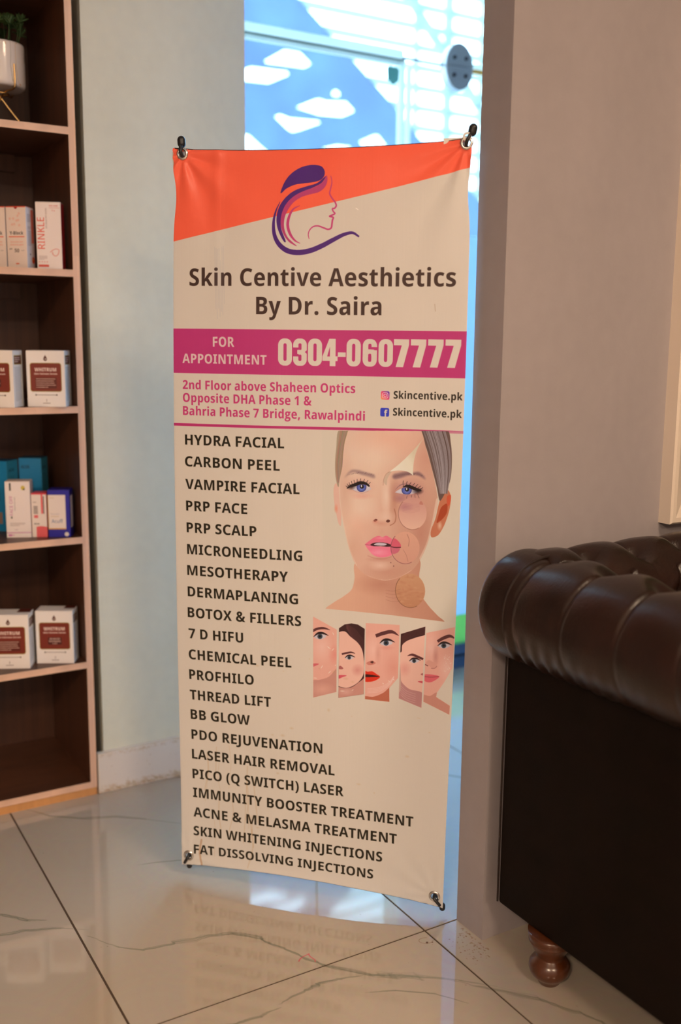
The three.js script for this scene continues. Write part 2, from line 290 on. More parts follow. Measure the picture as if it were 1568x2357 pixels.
const serumTop = canvas(352, 224, (g, w, h) => { g.fillStyle = '#f4eeea'; g.fillRect(0, 0, w, h); g.fillStyle = '#5a2014'; g.fillRect(24, 10, w - 48, h - 16); lines(g, 60, 60, w - 120, 4, 26, '#b98f80', 10); });
const sunFront = canvas(224, 608, (g, w, h) => {
  g.fillStyle = '#f3e0d4'; g.fillRect(0, 0, w, h); g.fillStyle = '#e8502c'; g.fillRect(0, 0, w, 7);
  g.fillStyle = '#a51d28'; g.beginPath(); g.arc(w / 2, 6, 18, 0, Math.PI); g.fill();
  for (let i = 0; i < 9; i++) { const x = 20 + rnd() * 180, y = 60 + rnd() * 140; g.strokeStyle = 'rgba(236,120,90,0.35)'; g.lineWidth = 3; for (let k = 0; k < 8; k++) { g.beginPath(); g.moveTo(x, y); g.lineTo(x + Math.cos(k * 0.785) * 16, y + Math.sin(k * 0.785) * 16); g.stroke(); } }
  g.fillStyle = '#2b2522'; g.textAlign = 'center'; g.font = 'bold 47px sans-serif'; g.save(); g.translate(w / 2, 276); g.scale(0.92, 1); g.fillText('Y-Block', 0, 0); g.restore();
  g.strokeStyle = '#ea5a2c'; g.lineWidth = 9; g.beginPath(); g.moveTo(24, 296); g.lineTo(w - 24, 296); g.stroke();
  g.fillStyle = '#ec8a6c'; g.font = '21px sans-serif'; g.fillText('Sunscreen with', w / 2, 354); g.fillText('whitening agent', w / 2, 382);
  g.fillStyle = '#5e4a40'; g.font = 'bold 20px sans-serif'; g.fillText('SPF', 42, 424); g.font = 'bold 50px sans-serif'; g.save(); g.translate(108, 450); g.rotate(0.06); g.fillText('50', 0, 0); g.restore(); g.font = '22px sans-serif'; g.fillText('+++', 176, 440); g.fillStyle = '#ea6a48'; g.fillRect(w / 2 - 18, 556, 36, 12);
});
const sunSide = canvas(192, 608, (g, w, h) => { g.fillStyle = '#e4e4ea'; g.fillRect(0, 0, w, h); lines(g, 34, 70, 90, 9, 9, '#8d8d99', 4); lines(g, 34, 190, 100, 3, 11, '#8d8d99', 4); lines(g, 34, 232, 110, 14, 11, '#8d8d99', 4); g.fillStyle = '#e05028'; g.beginPath(); g.arc(150, 520, 34, 0, 7); g.fill(); g.fillStyle = '#f0b060'; g.beginPath(); g.arc(142, 512, 12, 0, 7); g.fill(); g.fillStyle = '#222'; g.beginPath(); g.arc(80, 464, 9, 0, 7); g.fill(); g.fillStyle = '#ef8d7c'; g.fillRect(120, 20, 60, 330); });
const wrinkleFront = canvas(256, 672, (g, w, h) => {
  g.fillStyle = '#f4e6e0'; g.fillRect(0, 0, w, h); g.save(); g.translate(84, 478); g.rotate(-Math.PI / 2); g.fillStyle = '#e8452f'; g.font = '104px sans-serif'; g.textAlign = 'left'; g.scale(0.98, 0.95); g.fillText('RINKLE', 0, 0); g.restore();
  g.save(); g.translate(112, 262); g.rotate(-Math.PI / 2); g.fillStyle = '#6c4a48'; g.font = '18px sans-serif'; g.fillText('EYE CREAM ANTI AGEING', 0, 0); g.restore();
  g.fillStyle = '#d86a66'; g.font = 'bold 20px sans-serif'; g.fillText('EYE CARE', 140, 42); g.fillRect(136, 54, 108, 3); g.globalAlpha = 0.6; g.fillText('15 g', 160, 88); g.globalAlpha = 1;
  g.strokeStyle = '#e2786a'; g.lineWidth = 6; g.beginPath(); g.moveTo(136, 502); g.quadraticCurveTo(190, 450, 226, 478); g.quadraticCurveTo(224, 534, 186, 540); g.quadraticCurveTo(154, 528, 160, 498); g.stroke();
  lines(g, 20, 540, 90, 4, 11, '#a58a86', 4); g.fillStyle = '#e88c80'; for (let i = 0; i < 4; i++) g.fillRect(18 + i * 26, 596, 12, 8); g.fillStyle = '#e05a50'; g.fillRect(14, 628, 104, 24);
});
const bleachFront = canvas(256, 544, (g, w, h) => {
  g.fillStyle = '#f2e6e2'; g.fillRect(0, 0, w, h); g.save(); g.translate(74, 330); g.rotate(-Math.PI / 2); g.fillStyle = '#c25fa0'; g.font = '46px sans-serif'; g.fillText('FACE OFF', 0, 0); g.restore();
  g.fillStyle = '#4e4a46'; g.fillRect(44, 12, 18, 74); g.fillRect(52, 336, 14, 22); g.save(); g.translate(100, 280); g.rotate(-Math.PI / 2); g.fillStyle = '#8d8088'; g.font = '16px sans-serif'; g.fillText('Brightening cream', 0, 0); g.restore();
  g.fillStyle = '#d6c050'; g.beginPath(); g.arc(186, 60, 22, 0, 7); g.fill(); g.fillStyle = '#3a3420'; g.beginPath(); g.arc(196, 74, 9, 0, 7); g.fill();
  lines(g, 40, 400, 160, 3, 12, '#a8968f', 5); lines(g, 84, 464, 60, 1, 8, '#b98fa8', 5); g.fillStyle = '#cf7fb4'; g.fillRect(0, 492, w, 7); g.fillRect(18, 510, 38, 20); g.globalAlpha = 0.5; g.fillRect(62, 514, 18, 12);
});
const pinkFront = canvas(192, 512, (g, w, h) => {
  g.fillStyle = '#f2e4dc'; g.fillRect(0, 0, w, h); g.fillStyle = '#e24a58'; g.fillRect(0, 0, w, 12); g.fillStyle = '#ec5560'; g.fillRect(124, 12, 22, 224); g.fillStyle = '#6a5a54'; g.fillRect(150, 30, 14, 206);
  g.fillStyle = '#8c7e78'; for (let i = 0; i < 6; i++) g.fillRect(26, 146 + i * 16, 54, 11); g.fillStyle = '#ea6a72'; g.fillRect(30, 252, 52, 34); g.fillStyle = '#b9a8a0'; g.fillRect(20, 96, 44, 10);
  g.fillStyle = '#5b5350'; g.font = 'italic bold 30px sans-serif'; g.fillText('Acne', 24, 364); g.fillStyle = '#ec6468'; g.beginPath(); g.moveTo(56, 392); g.quadraticCurveTo(110, 372, w, 392); g.lineTo(w, h); g.lineTo(56, h); g.fill();
});
const blueFront = canvas(256, 544, (g, w, h) => {
  g.fillStyle = '#201c9c'; g.fillRect(0, 0, w, h); g.fillStyle = '#d9a24e'; g.fillRect(0, 54, 208, 400); g.fillStyle = '#f2e4dc'; g.fillRect(8, 54, 200, 386);
  g.fillStyle = '#cdb489'; g.font = '20px sans-serif'; g.fillText('Tretin', 26, 96); g.fillStyle = '#b7aaba'; g.font = '22px sans-serif'; g.fillText('Face wash', 34, 282); g.fillStyle = '#d8bf94'; g.fillRect(36, 300, 90, 7); g.fillStyle = '#4a6a92'; g.font = '56px sans-serif'; g.fillText('Acuff', 40, 378); g.fillStyle = '#efe6e2'; g.beginPath(); g.arc(212, 510, 25, 0, 7); g.fill();
});
const blueSide = canvas(192, 544, (g, w, h) => { g.fillStyle = '#1a1680'; g.fillRect(0, 0, w, h); g.fillStyle = '#e2d4cf'; g.fillRect(36, 70, 120, 370); });
const cyanFront = canvas(256, 576, (g, w, h) => {
  g.fillStyle = '#1686bd'; g.fillRect(0, 0, w, h); g.fillStyle = '#0d2f42'; g.font = 'bold 40px sans-serif'; g.fillText('ALVA', 24, 84); g.save(); g.translate(160, 330); g.rotate(-Math.PI / 2); g.font = 'bold 46px sans-serif'; g.fillText('MOIST', 0, 0); g.restore(); g.fillStyle = '#8f7a70'; g.fillRect(0, 420, 180, 96);
});
const cyanSide = canvas(192, 576, (g, w, h) => { g.fillStyle = '#2f86a4'; g.fillRect(0, 0, w, h); g.fillStyle = '#12333f'; g.font = 'bold 38px sans-serif'; g.fillText('ALVA', 36, 90); lines(g, 40, 130, 100, 10, 14, '#1b5a70', 5); });

function carton(name, label, group, base, [cx, cz], deg, [w, h, d], mats) {
  // mats: {front, side, top, left, edge}
  const t = thing(name, label, 'carton', [cx, base, cz], THREE.MathUtils.degToRad(-deg), group);
  const m = mats, body = new RoundedBoxGeometry(w, h - 0.0008, d, 2, 0.0009).translate(0, (h - 0.0008) / 2, 0);
  part('body', body, [m.side, m.left ?? m.side, m.top, m.edge, m.front, m.edge], t);
  // tuck flap closing the top, its slit along the front
  part('top_flap', bx(-w / 2 + 0.0012, w / 2 - 0.0012, h - 0.0008, h, -d / 2 + 0.001, d / 2 - 0.0022), m.top, t);
  return t;
}
{
  const white = plain(240, 234, 228);
  const serum = (k) => ({ front: paper(serumFront(k)), side: paper(serumSide), top: paper(serumTop), edge: white });
  const sBack = serum('back'), sFront = serum('front'), G = 'white serum cartons with brown panels';
  carton('serum_carton', 'white carton with brown small-print panel at right end of the middle shelf', G, 1.072, [0.668, -2.612], 27.9, [0.096, 0.142, 0.067], sBack);
  carton('serum_carton', 'white brown-panelled carton cut by the left picture edge on the middle shelf', G, 1.072, [0.546, -2.628], 32.7, [0.1, 0.142, 0.067], sFront);
  carton('serum_carton', 'white carton with short brown-panel text at right end of the lowest stocked shelf', G, 0.384, [0.668, -2.632], 28.4, [0.099, 0.145, 0.056], sFront);
  carton('serum_carton', 'white carton with small-print brown panel on the lowest stocked shelf, nearer its left neighbour', G, 0.384, [0.552, -2.648], 26.5, [0.105, 0.146, 0.062], sBack);
  carton('serum_carton', 'white carton mostly hidden at the left picture edge of the lowest stocked shelf', G, 0.384, [0.492, -2.77], 22, [0.099, 0.146, 0.062], sBack);
  const sun = { front: paper(sunFront), side: paper(sunSide), top: plain(232, 90, 60), edge: white };
  carton('sunscreen_carton', 'peach sunscreen carton with black handwritten-style name beside the red-sided carton', 'peach sunscreen cartons', 1.416, [0.6165, -2.634], 38, [0.052, 0.15, 0.045], sun);
  carton('sunscreen_carton', 'peach sunscreen carton cut by the left picture edge', 'peach sunscreen cartons', 1.416, [0.5715, -2.668], 34, [0.052, 0.15, 0.045], sun);
  carton('eye_cream_carton', 'tall white carton with vertical orange-red lettering and dark red side', undefined, 1.416, [0.686, -2.613], 25, [0.062, 0.163, 0.046], { front: paper(wrinkleFront), side: plain(150, 22, 30), top: white, edge: white });
  const up = 0.728;
  carton('bleach_carton', 'tall white carton with vertical violet lettering in front of the blue cartons', undefined, up, [0.592, -2.667], 22.7, [0.063, 0.149, 0.047], { front: paper(bleachFront), side: plain(214, 200, 196), top: plain(222, 200, 186), edge: white });
  carton('acne_cream_carton', 'small white and coral carton between the violet-lettered and dark blue cartons', undefined, up, [0.6415, -2.644], 28.5, [0.0395, 0.117, 0.04], { front: paper(pinkFront), side: plain(236, 110, 110), top: plain(226, 74, 88), edge: white });
  carton('face_wash_carton', 'dark blue carton with a white front panel at the right end of its shelf', undefined, up, [0.688, -2.624], 26.5, [0.057, 0.126, 0.048], { front: paper(blueFront), side: paper(blueSide), top: plain(32, 26, 130), edge: plain(30, 26, 140) });
  const cy = { front: paper(cyanFront), side: paper(cyanSide), top: plain(16, 70, 100), edge: plain(20, 110, 150) };
  carton('cyan_carton', 'large cyan carton standing behind the small white and coral carton', 'cyan cartons at the back of the shelf', up, [0.661, -2.79], 32, [0.062, 0.195, 0.055], cy);
  carton('cyan_carton', 'large cyan carton behind the violet-lettered carton at the left picture edge', 'cyan cartons at the back of the shelf', up, [0.576, -2.785], 44, [0.062, 0.192, 0.055], cy);
}

// ---------------------------------------------------------------- potted plant on a wire stand
{
  const cx = 0.607, cz = -2.74, y0 = 1.76, py = 1.864;
  const st = thing('plant_stand', 'gold wire stand under the white plant pot', 'plant stand', [cx, y0, cz]);
  for (let k = 0; k < 3; k++) {
    const a = 1.212 + (k * Math.PI * 2) / 3, c = Math.cos(a), s = Math.sin(a);
    // each wire rises along the pot, turns under it and runs down across to the opposite foot
    part('leg', tube([[c * 0.064, 0.155, s * 0.064], [c * 0.064, 0.105, s * 0.064], [c * 0.06, 0.099, s * 0.06], [c * 0.02, 0.096, s * 0.02], [c * 0.005, 0.088, s * 0.005], [-c * 0.03, 0.045, -s * 0.03], [-c * 0.066, 0.002, -s * 0.066]], 0.002, 40, 8), gold, st);
  }
  part('ring', new THREE.TorusGeometry(0.02, 0.002, 8, 32).rotateX(Math.PI / 2).translate(0, 0.093, 0), gold, st);
  const crackle = canvas(1024, 512, (g, w, h) => {
    g.fillStyle = '#efe9e6'; g.fillRect(0, 0, w, h);
    for (let i = 0; i < 16; i++) {
      const gd = i % 2 ? '#c98d28' : '#6f7448'; let x = (i * 67 + 20) % w, y = rnd() * 80; g.strokeStyle = gd;
      for (let k = 0; k < 16; k++) { const nx = x + (rnd() - 0.5) * 34, ny = y + 16 + rnd() * 16; g.lineWidth = 1.5 + Math.max(0, noise.noise(i, k * 0.5, 2)) * 16; g.beginPath(); g.moveTo(x, y); g.lineTo(nx, ny); g.stroke(); x = nx; y = ny; if (rnd() < 0.25) { g.lineWidth = 2; g.beginPath(); g.moveTo(x, y); g.lineTo(x + (rnd() - 0.5) * 90, y + rnd() * 40); g.stroke(); } }
    }
  });
  const pot = thing('potted_plant', 'white pot with gold and green cracks holding a small green plant', 'potted plant', [cx, py, cz]);
  part('pot', lathe([[0.001, 0], [0.054, 0], [0.06, 0.004], [0.062, 0.012], [0.062, 0.1], [0.061, 0.105], [0.058, 0.105], [0.057, 0.09], [0.001, 0.09]], 64), phys({ map: crackle, roughness: 0.25, clearcoat: 0.4 }), pot);
  part('soil', new THREE.CylinderGeometry(0.0565, 0.0565, 0.004, 32).translate(0, 0.092, 0), std({ color: lin(0.02, 0.014, 0.01), roughness: 1 }), pot);
  const green = std({ color: lin(0.03, 0.075, 0.02), roughness: 0.6 }), green2 = std({ color: lin(0.06, 0.12, 0.03), roughness: 0.6 });
  const leafG = new THREE.SphereGeometry(1, 6, 4).scale(0.0035, 0.011, 0.0016).translate(0, 0.009, 0);
  for (let i = 0; i < 18; i++) {
    const a = i * 2.4, r = 0.012 + 0.036 * Math.sqrt(i / 18), hx = Math.cos(a) * r * 1.35, hz = Math.sin(a) * r * 1.35, hh = 0.155 + 0.03 * rnd() - r * 0.35;
    const stem = part('stem', tube([[Math.cos(a) * r * 0.8, 0.088, Math.sin(a) * r * 0.8], [Math.cos(a) * r * 1.25, 0.12, Math.sin(a) * r * 1.25], [hx, hh, hz]], 0.0013, 8, 5), green, pot);
    const leaves = [];
    for (let k = 0; k < 26; k++) { const g = leafG.clone(); g.rotateX((rnd() - 0.2) * 1.5).rotateY(rnd() * 6.28).rotateZ((rnd() - 0.5) * 1.4).translate(hx + (rnd() - 0.5) * 0.008, hh - 0.004 + (rnd() - 0.5) * 0.008, hz + (rnd() - 0.5) * 0.008); leaves.push(g); }
    part('leaf_tuft', mergeGeometries(leaves), i % 3 ? green : green2, pot).userData.kind = 'stuff'; void stem;
  }
}
// ---------------------------------------------------------------- vinyl banner on its X stand
const BW = 0.617, BH = 1.6;
const print = (r, g, b, a = 1) => {   // a print ink, given as it looks on the cream-lit vinyl
  const l = (c) => (c / 255 <= 0.04045 ? c / 255 / 12.92 : ((c / 255 + 0.055) / 1.055) ** 2.4), s = (c) => Math.round(255 * Math.min(1, c <= 0.0031308 ? c * 12.92 : 1.055 * c ** (1 / 2.4) - 0.055));
  const k = 0.7, v = [s((l(r) / l(220)) * k), s((l(g) / l(189)) * k), s((l(b) / l(159)) * k)];
  return `rgba(${v[0]},${v[1]},${v[2]},${a})`;
};
const bannerPrint = canvas(790, 2048, (g, W, H) => {
  const poly = (pts, fill) => { g.beginPath(); pts.forEach(([x, y], i) => (i ? g.lineTo(x, y) : g.moveTo(x, y))); g.closePath(); if (fill) { g.fillStyle = fill; g.fill(); } };
  // smooth closed / open path through points
  const smooth = (pts, closed) => {
    const c = new THREE.CatmullRomCurve3(pts.map(([x, y]) => new THREE.Vector3(x, y, 0)), closed, 'centripetal').getPoints(pts.length * 8);
    g.beginPath(); c.forEach((p, i) => (i ? g.lineTo(p.x, p.y) : g.moveTo(p.x, p.y))); if (closed) g.closePath();
  };
  const blob = (pts, fill) => { smooth(pts, true); g.fillStyle = fill; g.fill(); };
  const stroke = (pts, c, w) => { smooth(pts, false); g.strokeStyle = c; g.lineWidth = w; g.lineCap = 'round'; g.lineJoin = 'round'; g.stroke(); };
  const taper = (pts, c, w0, w1, w2) => {   // a stroke swelling from w0 to w1 and down to w2
    const cv = new THREE.CatmullRomCurve3(pts.map(([x, y]) => new THREE.Vector3(x, y, 0)), false, 'centripetal').getPoints(pts.length * 10), n = cv.length - 1, L = [], R = [];
    cv.forEach((p, i) => { const q = cv[Math.min(n, i + 1)], o = cv[Math.max(0, i - 1)], dx = q.x - o.x, dy = q.y - o.y, d = Math.hypot(dx, dy) || 1, t = i / n, w = (t < 0.5 ? w0 + (w1 - w0) * Math.sin(t * Math.PI) : w2 + (w1 - w2) * Math.sin(t * Math.PI)) / 2; L.push([p.x - (dy / d) * w, p.y + (dx / d) * w]); R.unshift([p.x + (dy / d) * w, p.y - (dx / d) * w]); });
    poly([...L, ...R], c);
  };
  const soft = (x, y, rx, ry, c0, c1) => { g.save(); g.translate(x, y); g.scale(1, ry / rx); const k = g.createRadialGradient(0, 0, 0, 0, 0, rx); k.addColorStop(0, c0); k.addColorStop(1, c1); g.fillStyle = k; g.beginPath(); g.arc(0, 0, rx, 0, 7); g.fill(); g.restore(); };
  g.fillStyle = print(220, 189, 159); g.fillRect(0, 0, W, H);
  // orange head
  poly([[0, 0], [W, 0], [W, 67], [0, 238]], print(255, 92, 58));

  // --- emblem: woman's profile with flowing hair
  g.save(); g.transform(0.54061, 0.00487, 0.00548, 0.50062, -18.5, -47.9);
  const violet = print(78, 28, 98), plum = print(190, 56, 96), rose = print(200, 56, 100);
  blob([[585, 325], [596, 285], [622, 240], [660, 205], [705, 184], [748, 179], [785, 188], [801, 212], [800, 238], [785, 257], [755, 268], [700, 275], [655, 282], [615, 300]], violet);
  blob([[606, 572], [570, 500], [566, 440], [580, 390], [612, 345], [655, 312], [710, 292], [765, 275], [808, 240], [790, 272], [740, 300], [690, 322], [640, 352], [606, 395], [590, 440], [588, 500], [612, 572]], violet);
  blob([[812, 236], [816, 262], [804, 296], [775, 320], [730, 332], [690, 345], [650, 372], [622, 410], [606, 450], [604, 500], [622, 548], [668, 592], [630, 572], [600, 530], [586, 480], [592, 425], [616, 375], [655, 338], [705, 312], [760, 292], [795, 268]], plum);
  taper([[582, 368], [560, 420], [550, 480], [556, 540], [580, 585], [620, 615], [670, 624], [730, 615], [790, 590], [850, 557], [900, 532], [940, 524], [972, 543]], violet, 2, 26, 8);
  taper([[682, 388], [650, 405], [628, 445], [622, 490], [636, 535], [660, 565], [684, 578]], rose, 2, 14, 2);
  taper([[832, 238], [838, 270], [832, 305], [828, 328], [838, 350], [856, 375], [860, 390], [852, 402], [840, 404]], rose, 3, 7, 8);
  taper([[840, 404], [846, 418], [854, 428], [846, 434], [828, 442], [846, 448], [842, 462], [840, 480], [836, 500], [822, 507], [800, 500], [770, 490], [748, 494], [730, 512], [724, 532], [728, 556]], rose, 6, 8, 3);
  g.restore();

  // --- headline and contact block
  const text = (s, x0, y0, x1, y1, cap, font, color, weight = 0) => {   // fitted between two baseline points, cap height in pixels
    g.save(); g.translate(x0, y0); g.rotate(Math.atan2(y1 - y0, x1 - x0)); g.font = font.replace('$', 100); const m = g.measureText(s), wide = m.actualBoundingBoxRight + m.actualBoundingBoxLeft;
    g.scale(Math.hypot(x1 - x0, y1 - y0) / wide, cap / 71.5); g.fillStyle = color; g.textAlign = 'left'; g.fillText(s, m.actualBoundingBoxLeft, 0);
    if (weight) { g.strokeStyle = color; g.lineWidth = weight; g.lineJoin = 'miter'; g.strokeText(s, m.actualBoundingBoxLeft, 0); } g.restore();
  };
  const bold = 'bold $px sans-serif', reg = '$px sans-serif';
  const ink = print(66, 40, 30);
  text('Skin Centive Aesthietics', 46, 353.5, 760, 351, 45, bold, ink);
  text('By Dr. Saira', 235.5, 426, 571.6, 424, 45, bold, ink);
  const band = print(192, 48, 98);
  poly([[0, 467], [W, 461], [W, 578], [0, 586]], band);
  const cream = print(222, 191, 161);
  text('FOR', 113.5, 513, 174.6, 512, 26, bold, print(226, 180, 160)); text('APPOINTMENT', 25.8, 558.6, 265.4, 557, 25, bold, print(226, 180, 160));
  // heavy condensed numerals, each drawn in a 100 x 180 cell
  {
    const rr = (x, y, w, h, r) => { g.beginPath(); g.roundRect(x, y, w, h, r); g.fill(); }, on = () => (g.fillStyle = cream), off = () => (g.fillStyle = band);
    const digit = {
      0: () => { on(); rr(0, 0, 100, 180, 44); off(); rr(39, 32, 22, 116, 11); },
      3: () => { on(); rr(0, 0, 100, 180, 42); off(); rr(39, 32, 22, 44, 9); rr(39, 106, 22, 42, 9); g.fillRect(-2, 60, 42, 58); g.fillRect(36, 62, 12, 10); g.fillRect(36, 108, 12, 10); on(); g.fillRect(30, 75, 38, 27); off(); poly([[101, 76], [86, 88], [101, 100]], band); },
      4: () => { poly([[46, 0], [90, 0], [90, 114], [104, 114], [104, 146], [90, 146], [90, 180], [50, 180], [50, 146], [0, 146], [0, 116]], cream); poly([[51, 116], [51, 52], [33, 116]], band); },
      6: () => { on(); rr(0, 0, 100, 180, 44); off(); rr(39, 32, 22, 34, 10); g.fillRect(60, 54, 42, 18); rr(39, 96, 22, 52, 10); g.fillRect(39, 54, 40, 14); on(); g.beginPath(); g.roundRect(60, 70, 40, 40, [0, 26, 0, 0]); g.fill(); g.fillRect(0, 60, 39, 60); g.fillRect(38, 68, 40, 27); off(); g.fillRect(40, 52, 62, 15); },
      7: () => poly([[0, 0], [96, 0], [96, 36], [62, 180], [14, 180], [50, 40], [0, 40]], cream),
    };
    const glyphs = [['0', 297, 38], ['3', 338, 37], ['0', 378, 38], ['4', 417, 39], ['-', 458, 21], ['0', 481, 38], ['6', 524, 38], ['0', 566, 38], ['7', 606, 41], ['7', 650, 41], ['7', 694, 41], ['7', 738, 41]];
    for (const [s, x, w] of glyphs) { const y = 558.3 - ((x - 297) / 482) * 6; if (s === '-') { g.fillStyle = cream; g.fillRect(x, y - 36, w, 12); continue; } g.save(); g.translate(x, y - 71); g.scale(w / 100, 71 / 180); digit[s](); g.restore(); }
  }
  const pinkInk = print(200, 50, 96);
  text('2nd Floor above Shaheen Optics', 26.2, 629, 506.3, 625.2, 24, bold, pinkInk);
  text('Opposite DHA Phase 1 &', 26.6, 664, 389.6, 661, 24, bold, pinkInk);
  text('Bahria Phase 7 Bridge, Rawalpindi', 26.7, 699.8, 533.5, 696.3, 24, bold, pinkInk);
  const dark = print(38, 28, 18);
  text('Skincentive.pk', 608.4, 635.8, 785, 633.8, 19.5, bold, dark); text('Skincentive.pk', 607.8, 679.7, 784.5, 678.3, 19.5, bold, dark);
  { // the two round-cornered app marks
    const k = g.createLinearGradient(575, 639, 597, 617); k.addColorStop(0, print(255, 150, 80)); k.addColorStop(0.5, print(232, 60, 100)); k.addColorStop(1, print(70, 40, 150)); g.fillStyle = k; g.beginPath(); g.roundRect(575, 617.5, 22.5, 21.5, 4); g.fill();
    g.strokeStyle = print(240, 190, 180); g.lineWidth = 1.8; g.beginPath(); g.roundRect(579, 621.2, 14.5, 14, 4); g.stroke(); g.beginPath(); g.arc(586.2, 628.2, 3.6, 0, 7); g.stroke(); g.fillStyle = g.strokeStyle; g.beginPath(); g.arc(590.6, 624, 1, 0, 7); g.fill();
    g.fillStyle = print(52, 58, 165); g.beginPath(); g.roundRect(574.3, 661, 23.2, 22, 4); g.fill(); g.fillStyle = cream; g.font = 'bold 24px sans-serif'; g.fillText('f', 583.5, 683);
  }
  poly([[0, 723], [W, 711.8], [W, 718.5], [0, 730.3]], print(190, 44, 92));

  // --- list of treatments
  const listInk = print(30, 22, 8);
  [['HYDRA FACIAL', 32.3, 781.2, 315.7, 778.3], ['CARBON PEEL', 31, 841.4, 303.7, 839.5], ['VAMPIRE FACIAL', 31.8, 904.9, 359.6, 900.8], ['PRP FACE', 32.9, 966.2, 212.5, 963.8], ['PRP SCALP', 33.5, 1028.3, 239.2, 1024.6], ['MICRONEEDLING', 34.2, 1090.3, 369.6, 1084.9], ['MESOTHERAPY', 33.5, 1151.2, 329.5, 1146.2], ['DERMAPLANING', 34.2, 1213.2, 359, 1207.6], ['BOTOX & FILLERS', 33.5, 1274.5, 368.3, 1269.3], ['7 D HIFU', 35.3, 1336.5, 200.2, 1332.7], ['CHEMICAL PEEL', 34.6, 1398.7, 341.1, 1392], ['PROFHILO', 35.1, 1459.1, 230.7, 1454.3], ['THREAD LIFT', 35.9, 1520.7, 281.4, 1514.9], ['BB GLOW', 36.8, 1580.6, 218.7, 1576.8], ['PDO REJUVENATION', 37.8, 1642.3, 433.4, 1636.9], ['LASER HAIR REMOVAL', 38, 1703.3, 469.8, 1697.9], ['PICO (Q SWITCH) LASER', 38.5, 1765.3, 496.7, 1757.2], ['IMMUNITY BOOSTER TREATMENT', 38.7, 1824.7, 698.3, 1819.3], ['ACNE & MELASMA TREATMENT', 39.5, 1887.1, 653.1, 1878.8], ['SKIN WHITENING INJECTIONS', 38.9, 1947.9, 613.4, 1940.8], ['FAT DISSOLVING INJECTIONS', 39.6, 2009, 589, 2001]]
    .forEach(([s, a, b, c, d], i) => text(s, a, b, c, d, 28 + i * 0.12, bold, listInk));

  // --- printed picture of a face with a peeling corner and skin samples
  const rays = (x, y, list, c, w) => { for (const [dx, dy, ex, ey] of list) stroke([[x + dx, y + dy], [x + (dx + ex) / 2 - 3, y + (dy + ey) / 2], [x + ex, y + ey]], c, w); };
  g.save(); g.transform(0.24686, -0.01702, 0.00612, 0.24466, 417.26, 719.77);
  g.save(); poly([[0, 30], [1568, 75], [1568, 2160], [1340, 2140], [20, 2022], [0, 2022]]); g.clip();
  g.fillStyle = print(214, 188, 156); g.globalAlpha = 0.5; g.fillRect(-60, 0, 1700, 2160); g.globalAlpha = 1;
  { const k = g.createLinearGradient(300, 0, 1250, 0); k.addColorStop(0, print(222, 158, 122)); k.addColorStop(0.5, print(208, 144, 112)); k.addColorStop(1, print(192, 124, 94)); g.fillStyle = k; smooth([[20, 2040], [120, 1950], [230, 1880], [320, 1800], [352, 1680], [360, 1500], [700, 1400], [1060, 1450], [1062, 1650], [1090, 1850], [1160, 1960], [1260, 2070], [1340, 2150], [700, 2200]], true); g.fill(); }
  soft(640, 1740, 330, 150, print(176, 104, 78, 0.5), print(176, 104, 78, 0));
  soft(880, 1900, 200, 200, print(170, 100, 74, 0.35), print(170, 100, 74, 0));
  // ears
  blob([[150, 610], [128, 660], [132, 820], [150, 930], [180, 1060], [200, 1085], [205, 800], [190, 640]], print(226, 168, 140)); soft(152, 890, 26, 60, print(228, 130, 96, 0.9), print(228, 130, 96, 0));
  blob([[1300, 735], [1350, 690], [1382, 740], [1385, 830], [1360, 960], [1310, 1100], [1250, 1190], [1190, 1206], [1180, 1150], [1230, 1000], [1262, 850]], print(196, 108, 72)); blob([[1290, 880], [1345, 840], [1350, 930], [1300, 1010], [1245, 1050], [1265, 950]], print(172, 62, 30)); blob([[1350, 760], [1384, 745], [1382, 830], [1358, 870]], print(206, 80, 48)); soft(1275, 1080, 30, 60, print(226, 176, 140, 0.9), print(226, 176, 140, 0));
  // hair behind the face
  blob([[195, 20], [345, 20], [290, 130], [250, 260], [236, 420], [205, 560], [178, 650], [152, 560], [144, 400], [158, 230]], print(168, 138, 106)); blob([[300, 30], [350, 30], [290, 120], [245, 250], [228, 300], [232, 200], [262, 100]], print(84, 50, 38));
  for (let i = 0; i < 60; i++) { const t = rnd(); stroke([[200 + t * 110, 30], [172 + t * 80, 220], [150 + t * 80, 440], [168 + t * 34, 600]], print(110 + rnd() * 80, 85 + rnd() * 70, 62 + rnd() * 60, 0.55), 3 + rnd() * 4); }
  blob([[1060, 50], [1340, 50], [1382, 200], [1394, 420], [1376, 600], [1345, 680], [1300, 780], [1275, 810], [1240, 660], [1180, 430], [1130, 250]], print(104, 74, 62));
  for (let i = 0; i < 110; i++) { const t = rnd(), c = 46 + rnd() * 130; stroke([[1080 + t * 240, 55], [1150 + t * 220, 260], [1210 + t * 170, 480], [1270 + t * 80, 730]], print(c + 14, c - 8, c - 16, 0.6), 3 + rnd() * 5); }
  // face
  { const k = g.createLinearGradient(200, 300, 1230, 800); k.addColorStop(0, print(226, 178, 146)); k.addColorStop(0.35, print(230, 182, 148)); k.addColorStop(0.62, print(222, 164, 132)); k.addColorStop(1, print(206, 146, 116)); g.fillStyle = k; smooth([[340, -40], [262, 120], [236, 260], [222, 430], [185, 620], [190, 800], [215, 980], [250, 1170], [300, 1360], [370, 1530], [470, 1630], [590, 1680], [710, 1696], [850, 1655], [1000, 1560], [1085, 1430], [1150, 1270], [1200, 1060], [1252, 820], [1236, 690], [1184, 450], [1130, 260], [1075, 60], [1000, -60], [600, -90]], true); g.fill(); }
